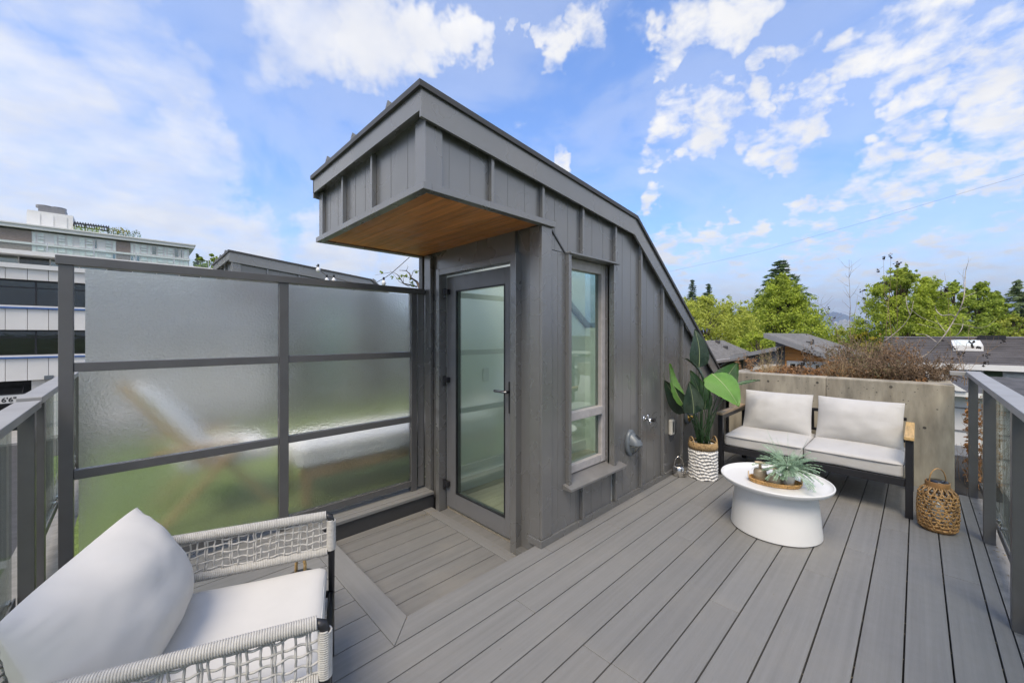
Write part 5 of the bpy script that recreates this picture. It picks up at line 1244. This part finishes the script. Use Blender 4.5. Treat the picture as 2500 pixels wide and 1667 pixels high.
# ================================================================ houses at the right
def frame(u, d):                # local axes at a far spot: x to the right across the view, y away, z up
    o = px(u, HY, d); return Vector((o.x, o.y, 0)), RGT, FWD
class LB(MB):
    """mesh builder in local axes given by frame()"""
    def __init__(s, fr, rot=0.0):
        super().__init__(); s.o, a, b = fr; s.a = a*math.cos(rot)+b*math.sin(rot); s.b = b*math.cos(rot)-a*math.sin(rot)
    def build(s, *k, **kw):
        s.v = [tuple(s.o+s.a*x+s.b*y+Vector((0, 0, z))) for x, y, z in s.v]; return MB.build(s, *k, **kw)
def zat(v, d): return H-(v-HY)/FPX*d
def xat(u, u0, d): return (u-u0)/FPX*d
def lwin(fr, rot, t, x0, x1, z0, z1, y=-.04, pane='dark_glass', fm='white_trim', mull=True):
    m = LB(fr, rot); m.box(x0, x0+.08, y, y+.06, z0, z1).box(x1-.08, x1, y, y+.06, z0, z1).box(x0+.081, x1-.081, y, y+.06, z1-.08, z1).box(x0+.081, x1-.081, y, y+.06, z0, z0+.08)
    if mull: m.box((x0+x1)/2-.04, (x0+x1)/2+.04, y, y+.06, z0+.081, z1-.081)
    wn_ = m.build('window', fm, t); LB(fr, rot).box(x0+.082, x1-.082, y+.025, y+.04, z0+.082, z1-.082).build('pane', pane, wn_); return wn_
def wwin(t, x, y0, y1, z0, z1, pane='dark_glass', mull=True):     # window in a wall that faces -x
    m = MB().box(x-.06, x, y0, y0+.07, z0, z1).box(x-.06, x, y1-.07, y1, z0, z1).box(x-.06, x, y0+.071, y1-.071, z1-.07, z1).box(x-.06, x, y0+.071, y1-.071, z0, z0+.07)
    if mull: m.box(x-.055, x, (y0+y1)/2-.035, (y0+y1)/2+.035, z0+.071, z1-.071)
    wn_ = m.build('window', 'white_trim', t); MB().box(x-.03, x-.015, y0+.072, y1-.072, z0+.072, z1-.072).build('pane', pane, wn_)
# -- slate-and-orange house: two shed roofs leaning against each other
t = thing('orange_gabled_house', 'house with orange cedar siding under a low grey shingle roof', 'house', (25, 4, GZ))
HX = 22.0; yh, yl, zh, zl = 4.98, 2.20, 1.51, .40
zr = lambda y: zl+(zh-zl)*(y-yl)/(yh-yl)
MB().prism([(yl+.35, GZ), (yh-.3, GZ), (yh-.3, zr(yh-.3)-.16), (yl+.35, zr(yl+.35)-.16)], 'x', HX, HX+9).build('wall', 'house_slate', t)
z = -1.4
while z < zr(yh)-.3:
    top = z+.150; yy = max(yl+.36, yl+(top+.17-zl)/(zh-zl)*(yh-yl))
    if yy < 4.2: MB().prism([(HX-.045, z), (HX-.018, top), (HX-.001, top), (HX-.001, z)], 'y', yy, 4.30).build('siding_board', 'house_orange', t)
    z = top+.003
rf_ = MB().prism([(yl, zl), (yh, zh), (yh, zh-.10), (yl, zl-.10)], 'x', HX-.6, 31.6).build('roof', 'shingle', t)
MB().prism([(yl-.03, zl-.02), (yh+.03, zh-.005), (yh+.03, zh-.22), (yl-.03, zl-.23)], 'x', HX-.68, HX-.601).build('barge_board', 'gutter', t)
MB().box(HX-.6, 31.6, yl-.14, yl-.031, zl-.16, zl-.03).build('gutter', 'gutter', t)
for xx, yy in ((24.3, 3.7), (27.6, 3.0)): MB().box(xx-.18, xx+.18, yy-.14, yy+.14, zr(yy)-.02, zr(yy)+.11).build('roof_vent', 'shingle_dark', rf_)
zr2 = lambda y: .89-(y-4.42)*(.43/1.68)
MB().prism([(4.36, zr2(4.36)), (6.2, zr2(6.2)), (6.2, zr2(6.2)-.09), (4.36, zr2(4.36)-.09)], 'x', 20.7, 28).build('lower_roof', 'shingle_dark', t)
MB().prism([(4.36, zr2(4.36)-.015), (6.25, zr2(6.25)-.015), (6.25, zr2(6.25)-.19), (4.36, zr2(4.36)-.19)], 'x', 20.6, 20.699).build('barge_board', 'gutter', t)
MB().prism([(4.5, GZ), (5.75, GZ), (5.75, zr2(5.75)-.1), (4.5, zr2(4.5)-.1)], 'x', 21.3, 27.5).build('lower_wall', 'house_slate', t)
wwin(t, 21.299, 4.95, 5.62, -.95, .02); wwin(t, HX-.046, 2.75, 3.20, -.30, .16); wwin(t, HX-.046, 3.55, 4.15, -.30, .16)
MB().box(HX-.049, HX-.046, 2.66, 4.22, -.36, .22).build('window_surround', 'white_trim', t)
# -- hip-roofed house behind the plant
t = thing('hip_roofed_house', 'tan house with grey shingle hip roof beside the sloping stairhead edge', 'house', (24, 9, GZ))
e0, zz_ = .16, 1.10
m = MB(); m.add([(14, 7, e0), (28.4, 7, e0), (28.4, 14, e0), (14, 14, e0), (16, 8.55, zz_), (26.85, 8.55, zz_), (14, 7, e0-.1), (28.4, 7, e0-.1), (28.4, 14, e0-.1), (14, 14, e0-.1)], [(0, 1, 5, 4), (1, 2, 5), (2, 3, 4, 5), (3, 0, 4), (9, 8, 7, 6), (0, 6, 7, 1), (1, 7, 8, 2), (2, 8, 9, 3), (3, 9, 6, 0)])
rf_ = m.build('roof', 'shingle', t)
MB().box(14, 28.4, 6.86, 6.998, e0-.13, e0+.01).build('gutter', 'window_vinyl', t); MB().box(14.4, 28.0, 7.45, 13.5, GZ, e0-.11).build('wall', 'house_tan', t)
dp = px(1786, 880, 23.0)
MB().tube([(22.6, 6.93, e0-.10), (22.6, 7.15, e0-.28), (22.6, 7.40, e0-.45), (22.6, 7.40, GZ+.3)], .05, 8).build('downpipe', 'white_trim', t)
for xx, yy in ((25.2, 8.3), (25.0, 7.8)): MB().box(xx-.12, xx+.12, yy-.1, yy+.1, e0+(yy-7)*.606-.03, e0+(yy-7)*.606+.14).build('roof_vent', 'shingle_dark', rf_)
# -- green house with ribbed metal tile roof, facing the terrace
t = thing('green_house', 'green-sided house with dark tile-pattern roof and a skylight', 'house', (18, -4, GZ))
GX_, GR = 16.0, 19.6; gy0, gy1 = -16.0, .82; ez, rz = .64, 1.30
nrow = 15
for k in range(nrow):                               # each course of tiles
    q0, q1 = k/nrow, (k+1)/nrow; x0, x1 = GX_-.35+q0*(GR-GX_+.35), GX_-.35+q1*(GR-GX_+.35); z0, z1 = ez+(rz-ez)*q0, ez+(rz-ez)*q1
    MB().prism([(x0, z0+.045), (x1+.02, z1+.004), (x1+.02, z1-.03), (x0, z0-.02)], 'y', gy0, gy1-(0 if k % 2 else .02)).build('tile_course', 'tile_roof', t)
MB().prism([(GR-.15, rz+.02), (GR, rz+.06), (GR+.15, rz+.02), (GR+3.6, ez), (GR+3.6, ez-.1), (GR, rz-.06)], 'y', gy0, gy1).build('ridge', 'tile_roof', t)
MB().box(GX_-.45, GX_-.352, gy0, gy1, ez-.13, ez+.01).build('gutter', 'white_trim', t)
MB().prism([(GX_, GZ), (GR+3.3, GZ), (GR+3.3, ez-.11), (GR, rz-.1), (GX_, ez-.05)], 'y', gy0, gy1-.3).build('wall', 'house_green', t)
z = GZ+2.0
while z < ez-.25:
    MB().prism([(GX_-.05, z), (GX_-.018, z+.19), (GX_-.001, z+.19), (GX_-.001, z)], 'y', gy0, gy1-.3).build('siding_board', 'house_green', t); z += .194
ya = lambda u: pxx(u, 900, GX_).y
wwin(t, GX_-.055, ya(2620), ya(2452), -.22, .42, 'pane_curtain'); MB().box(GX_-.058, GX_-.0551, ya(2624), ya(2447), -.27, .47).build('window_surround', 'white_trim', t)
MB().box(GX_-.25, GX_-.056, ya(2398), ya(2338), -.6, .50).build('bay', 'white_trim', t); wwin(t, GX_-.251, ya(2396), ya(2352), -.4, .44, 'pane_curtain', False)
slp = (rz-ez)/(GR-GX_+.35); xs = 17.9; zs_ = ez+(xs-GX_+.35)*slp; yc_ = pxx(2360, 845, xs).y
so = MB().prism([(xs-.45, zs_-.45*slp), (xs+.45, zs_+.45*slp), (xs+.45, zs_+.45*slp+.16), (xs-.45, zs_-.45*slp+.16)], 'y', yc_-.29, yc_+.29).build('skylight', 'white_trim', t)
MB().prism([(xs-.39, zs_-.39*slp+.162), (xs+.39, zs_+.39*slp+.162), (xs+.39, zs_+.39*slp+.18), (xs-.39, zs_-.39*slp+.18)], 'y', yc_-.23, yc_+.23).build('pane', 'pane_curtain', so)
yv = pxx(2420, 828, 19.3).y; MB().box(19.2, 19.4, yv-.28, yv+.28, rz-.06, rz+.10).build('roof_vent', 'black_metal', t)
# -- low white garage with dark shingle roof, down beside the railing
t = thing('white_garage', 'low white garage with dark shingle roof below the right railing', 'garage', (12.5, -2, GZ))
MB().box(11.0, 14.6, -5.2, .55, GZ, .30).build('wall', 'house_white', t); MB().box(10.7, 10.999, -5.5, .85, .30, .38).build('fascia', 'white_trim', t)
for k in range(5): MB().box(10.985, 10.999, -5.2, .55, .05-k*.42, .075-k*.42).build('panel_joint', 'gutter', t)
MB().prism([(10.7, .381), (12.6, .56), (14.8, .381)], 'y', -5.5, .85).build('roof', 'shingle_dark', t)
MB().prism([(-.62, .40), (-.46, .53), (-.30, .53), (-.50, .40)], 'x', 10.66, 10.699).build('barge_board', 'white_trim', t)
# white house glimpsed between the trees
D = 62.0; fr = frame(1810, D); t = thing('white_house', 'tiny white house glimpsed between the trees', 'house', tuple(fr[0]+Vector((0, 0, GZ))))
LB(fr).box(-1.2, .9, 0, 6, GZ, zat(829, D)-.8).build('wall', 'white_trim', t); LB(fr).prism([(-1.4, zat(829, D)-.8), (-.2, zat(822, D)), (1.1, zat(829, D)-.8)], 'y', -.3, 6).build('roof', 'gutter', t); lwin(fr, 0, t, -.8, .3, -1.2, 0, y=-.05)
# ================================================================ trees
def tree(name, label, u, vtop, d, wpx, mt, seed, shape='round', nclump=46, per=95, ls=.17, cat='tree', grp='trees beyond the roofs', vbase=None, skew=0.0):
    rr = random.Random(seed); top = px(u, vtop, d); bx, by = top.x, top.y; zt = top.z; R_ = wpx/2/FPX*d
    t = thing(name, label, cat, (bx, by, GZ), grp); m = MB(); hh = zt-GZ
    zb = zat(vbase, d) if vbase else GZ+hh*.18
    tr = MB(); n = 8; pts = [Vector((bx+rr.gauss(0, .08)*i/n, by+rr.gauss(0, .08)*i/n, GZ+hh*.93*i/n)) for i in range(n+1)]
    tr.tube(pts, [max(.03, hh*.018*(1-i/n)+.02) for i in range(n+1)], 8)
    for k in range(nclump):
        q = (k+rr.random())/nclump; z = zb+(zt-zb)*q
        if shape == 'round': rad = R_*max(.12, math.sin(PI*min(1, .12+.84*q))**.7)
        elif shape == 'cone': rad = R_*max(.06, (1-q)**.95)*(1 if q > .12 else .85)*1.1
        else: rad = R_*max(.15, (1-q**2.2)**.6)
        a = k*2.39996+rr.gauss(0, .4); rho = rad*(.35+.65*rr.random()**.5); cs = (.30+.25*rr.random())*R_*(.62 if shape != 'cone' else .55)*(1.15-.55*q)
        if q > .93: rho *= .4; cs *= .75
        c = Vector((bx+math.cos(a)*rho, by+math.sin(a)*rho, z+rr.gauss(0, hh*.012)-cs*.5))
        leaf_cloud(m, c, (cs, cs, cs*.72), int(per*2.1), ls*.62, rr, .40)
        b0 = pts[max(1, min(n-1, int(n*(z-GZ)/hh*.8)))]; tr.tube([b0, b0.lerp(c, .5)+Vector((0, 0, rr.gauss(.1, .1))), c], [hh*.006+.01, hh*.004+.008, .01], 5)
        for _ in range(4):                          # stray sprays that break the outline
            dd = Vector((rr.gauss(0, 1), rr.gauss(0, 1), rr.gauss(.5, .6))).normalized(); e = c+dd*cs*1.25; leaf_cloud(m, e, (cs*.3, cs*.3, cs*.32), per//5, ls*.55, rr, .1)
    m.build('crown', mt, t); tr.build('trunk', 'bark', t); return t
def conifer(name, label, u, vtop, d, wpx, mt, seed, tiers=26, droop=.25, dense=1.0, vbase=None, ls=.20, taper=.9, grp='conifers beyond the roofs'):
    rr = random.Random(seed); top = px(u, vtop, d); bx, by, zt = top.x, top.y, top.z; R_ = wpx/2/FPX*d
    t = thing(name, label, 'tree', (bx, by, GZ), grp); m = MB(); tr = MB(); hh = zt-GZ; zb = zat(vbase, d) if vbase else GZ+hh*.2
    tr.tube([(bx, by, GZ), (bx, by, zt-hh*.02), (bx, by, zt)], [hh*.014+.05, .03, .008], 7)
    for k in range(tiers):
        q = (k+.3*rr.random())/tiers; z = zb+(zt-zb)*q; L0 = R_*(1-q)**taper+.12
        nb = max(4, int(8*(1-q)+3))
        for j in range(nb):
            a = rr.random()*6.28; L = L0*(.6+.5*rr.random()); d0 = Vector((math.cos(a), math.sin(a), .18)); p = Vector((bx, by, z)); pts = [p]
            for i in range(5):
                d0 = (d0+Vector((0, 0, -droop*.25))).normalized(); pts.append(pts[-1]+d0*L/5)
            tr.tube(pts, [.03, .024, .018, .012, .008, .004], 3)
            for i in range(1, 6):
                for _ in range(int(9*dense)):
                    c = pts[i-1].lerp(pts[i], rr.random())+Vector((rr.gauss(0, .10), rr.gauss(0, .10), rr.gauss(-.06, .07)))*L*.45
                    s = ls*(.5+.7*rr.random()); e = (d0+Vector((rr.gauss(0, .6), rr.gauss(0, .6), rr.gauss(-.15, .3)))).normalized(); f_ = e.orthogonal().normalized(); f_ = Matrix.Rotation(rr.random()*6.28, 3, e) @ f_
                    m.add([c-e*s, c+f_*s*.22, c+e*s, c-f_*s*.22], [(0, 1, 2, 3)])
    m.build('crown', mt, t); tr.build('trunk', 'bark', t); return t
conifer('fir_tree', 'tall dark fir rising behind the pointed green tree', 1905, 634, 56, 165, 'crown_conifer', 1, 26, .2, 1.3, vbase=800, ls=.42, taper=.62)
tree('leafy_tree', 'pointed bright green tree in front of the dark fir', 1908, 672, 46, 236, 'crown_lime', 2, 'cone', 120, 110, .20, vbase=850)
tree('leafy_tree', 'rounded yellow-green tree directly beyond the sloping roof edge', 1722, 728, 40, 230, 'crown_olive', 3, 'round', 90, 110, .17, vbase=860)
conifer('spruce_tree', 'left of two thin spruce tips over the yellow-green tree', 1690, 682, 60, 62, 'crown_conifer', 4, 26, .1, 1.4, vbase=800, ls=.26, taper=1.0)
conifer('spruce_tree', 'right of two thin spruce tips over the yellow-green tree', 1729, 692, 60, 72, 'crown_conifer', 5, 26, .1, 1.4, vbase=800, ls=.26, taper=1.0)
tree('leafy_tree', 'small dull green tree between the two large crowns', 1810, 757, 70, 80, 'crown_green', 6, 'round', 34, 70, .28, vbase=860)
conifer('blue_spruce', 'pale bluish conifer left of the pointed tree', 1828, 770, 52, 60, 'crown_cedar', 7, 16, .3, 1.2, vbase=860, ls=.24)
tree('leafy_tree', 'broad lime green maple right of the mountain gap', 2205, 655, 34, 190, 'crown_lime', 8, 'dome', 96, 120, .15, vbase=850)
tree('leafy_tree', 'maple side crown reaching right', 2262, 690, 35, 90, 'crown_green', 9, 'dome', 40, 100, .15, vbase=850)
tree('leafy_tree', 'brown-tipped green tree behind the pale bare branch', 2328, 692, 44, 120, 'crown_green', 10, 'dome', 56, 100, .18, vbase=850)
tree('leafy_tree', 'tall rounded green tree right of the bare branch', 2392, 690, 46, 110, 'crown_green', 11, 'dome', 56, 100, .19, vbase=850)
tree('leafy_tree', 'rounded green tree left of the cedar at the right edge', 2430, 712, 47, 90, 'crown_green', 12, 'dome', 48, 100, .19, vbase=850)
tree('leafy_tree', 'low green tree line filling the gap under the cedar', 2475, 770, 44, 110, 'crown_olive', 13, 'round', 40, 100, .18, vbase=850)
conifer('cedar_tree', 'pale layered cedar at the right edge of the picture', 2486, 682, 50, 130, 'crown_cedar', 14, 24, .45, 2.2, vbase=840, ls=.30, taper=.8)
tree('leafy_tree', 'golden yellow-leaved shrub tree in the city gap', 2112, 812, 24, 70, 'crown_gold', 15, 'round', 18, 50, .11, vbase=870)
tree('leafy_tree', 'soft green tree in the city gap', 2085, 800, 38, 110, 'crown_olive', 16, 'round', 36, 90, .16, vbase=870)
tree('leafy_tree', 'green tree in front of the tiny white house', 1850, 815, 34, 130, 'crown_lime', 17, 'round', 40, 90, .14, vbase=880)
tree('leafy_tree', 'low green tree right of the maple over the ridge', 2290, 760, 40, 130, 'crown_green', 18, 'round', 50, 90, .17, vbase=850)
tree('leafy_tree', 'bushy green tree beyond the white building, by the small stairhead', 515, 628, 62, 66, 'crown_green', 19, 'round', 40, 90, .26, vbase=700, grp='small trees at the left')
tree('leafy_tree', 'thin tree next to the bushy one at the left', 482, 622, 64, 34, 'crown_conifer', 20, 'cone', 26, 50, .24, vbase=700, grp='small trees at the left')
# bare-limbed tree with a few leaf tufts behind the canopy
rr = random.Random(6); t = thing('sparse_tree', 'sparse tree with bare twigs and leaf tufts beyond the door', 'tree', tuple(px(1030, HY, 14)*1.0 + Vector((0, 0, GZ-H)))); m = MB(); lf = MB(); d0 = 14.0
def sb(uv, r0, r1):
    P_ = [px(u, v, d0+rr.gauss(0, .2)) for u, v in uv]; n = len(P_); m.tube(P_, [r0+(r1-r0)*i/(n-1) for i in range(n)], 5)
base = px(1075, 900, d0); m.tube([Vector((base.x, base.y, GZ)), base, px(1050, 760, d0), px(1018, 688, d0)], [.16, .12, .08, .045], 7)
sb([(1018, 688), (1003, 678), (1000, 668), (992, 661), (975, 660)], .04, .008); sb([(992, 661), (996, 652), (995, 648)], .01, .004); sb([(1003, 678), (1010, 660), (1018, 658)], .012, .004); sb([(1018, 700), (985, 692), (972, 672), (960, 664)], .03, .006); sb([(985, 692), (984, 670)], .012, .004); sb([(1000, 700), (975, 688), (966, 676)], .012, .004); sb([(960, 664), (935, 668), (915, 672)], .008, .004); sb([(966, 676), (952, 660)], .006, .003)
for (u, v, k) in ((931, 664, 34), (1016, 664, 40), (980, 673, 26), (990, 674, 34), (1003, 680, 30), (1008, 697, 46), (958, 676, 18), (974, 680, 16), (1006, 690, 20), (1040, 690, 60), (1060, 670, 80)): leaf_cloud(lf, px(u, v, d0), (.09, .09, .07), k, .035, rr, .1)
m.build('trunk', 'bark', t, smooth=True); lf.build('crown', 'crown_green', t)
# ---- power line
A, B = px(1640, 662, 38), px(2120, 540, 30); mid = A.lerp(B, .5)-Vector((0, 0, .25)); A2 = A+(A-B)*.6; B2 = B+(B-A)*1.2+Vector((0, 0, 1.0))
tag(MB().tube([A2, A, mid, B, B2], .006, 5).build('power_line', 'wire', loc=tuple(A)), 'single dark power line crossing the sky above the trees', 'wire')
# ---- mountains and far city
def ridge(label_d, us, d, mt, thick=1200):
    m = MB(); n = len(us); fb_ = [px(u, HY, d) for u, v in us]; tops_ = [px(u, v, d) for u, v in us]; back = [px(u, HY, d+thick) for u, v in us]
    P_ = [Vector((p.x, p.y, GZ-2)) for p in fb_]+[Vector((p.x, p.y, q.z)) for p, q in zip([px(u, HY, d+thick*.5) for u, v in us], tops_)]+[Vector((p.x, p.y, GZ-2)) for p in back]
    m.v = [tuple(p) for p in P_]
    for r_ in range(2):
        for i in range(n-1): m.f.append((r_*n+i, r_*n+i+1, (r_+1)*n+i+1, (r_+1)*n+i))
    return m.build('hills', mt, kind='structure')
us = []; rr = random.Random(2)
key = [(-1200, 800), (0, 800), (900, 795), (1500, 780), (1700, 752), (1785, 748), (1850, 756), (1950, 764), (2000, 758), (2035, 748), (2060, 755), (2110, 776), (2180, 770), (2300, 742), (2380, 716), (2440, 706), (2520, 688), (2700, 690), (3200, 730), (5000, 790)]
for (a, va), (b, vb_) in zip(key[:-1], key[1:]):
    for k in range(8): us.append((a+(b-a)*k/8, va+(vb_-va)*k/8+rr.gauss(0, 1.2)))
ridge('', us, 11000, 'hill_forest', 5000)
for i, (u, w_, v) in enumerate(((2040, 7, 786), (2052, 6, 783), (2062, 9, 781), (2072, 6, 783), (2082, 7, 790), (2092, 8, 792), (2046, 5, 790), (2068, 5, 788))):
    d = 4200+i*60; c = px(u, HY, d); hw = w_/2/FPX*d
    o = thing('city_tower', ('pale high-rise tower, %s in the far city cluster' % ('leftmost', 'second from left at the front', 'widest and tallest', 'slim right-hand neighbour of the tallest', 'lower one right of centre', 'rightmost', 'thin one left of the tallest', 'thin one in front of the tallest')[i]), 'tower', (c.x, c.y, GZ), 'towers of the far city')
    z = zat(v, d); MB().box(c.x-hw, c.x+hw, c.y-hw, c.y+hw, GZ, z).box(c.x-hw*.5, c.x+hw*.5, c.y-hw*.5, c.y+hw*.5, z, z+6).build('shaft', 'tower_concrete', o)
    for k in range(1, 9): MB().box(c.x-hw*1.03, c.x+hw*1.03, c.y-hw*1.03, c.y+hw*1.03, GZ+(z-GZ)*k/9, GZ+(z-GZ)*k/9+3).build('window_band', 'gutter', o)
# ---- haze of the distance
m = MB().box(-24000, 24000, -24000, 24000, GZ-3, 1500)
hz = m.build('haze', 'wire', kind='stuff', label='thin blue summer haze')
hm = bpy.data.materials.new('haze_air'); hm.use_nodes = True; t_ = NT(hm.node_tree); t_.n.clear(); ho = t_.new('ShaderNodeOutputMaterial'); pv_ = t_.new('ShaderNodeVolumePrincipled')
pv_.inputs['Color'].default_value = (.62, .76, 1, 1); pv_.inputs['Density'].default_value = 7.5e-5; pv_.inputs['Anisotropy'].default_value = .2; t_.l.new(pv_.outputs[0], ho.inputs['Volume']); hz.data.materials[0] = hm
for o in bpy.data.objects:
    if '_o' in o.keys(): del o['_o']
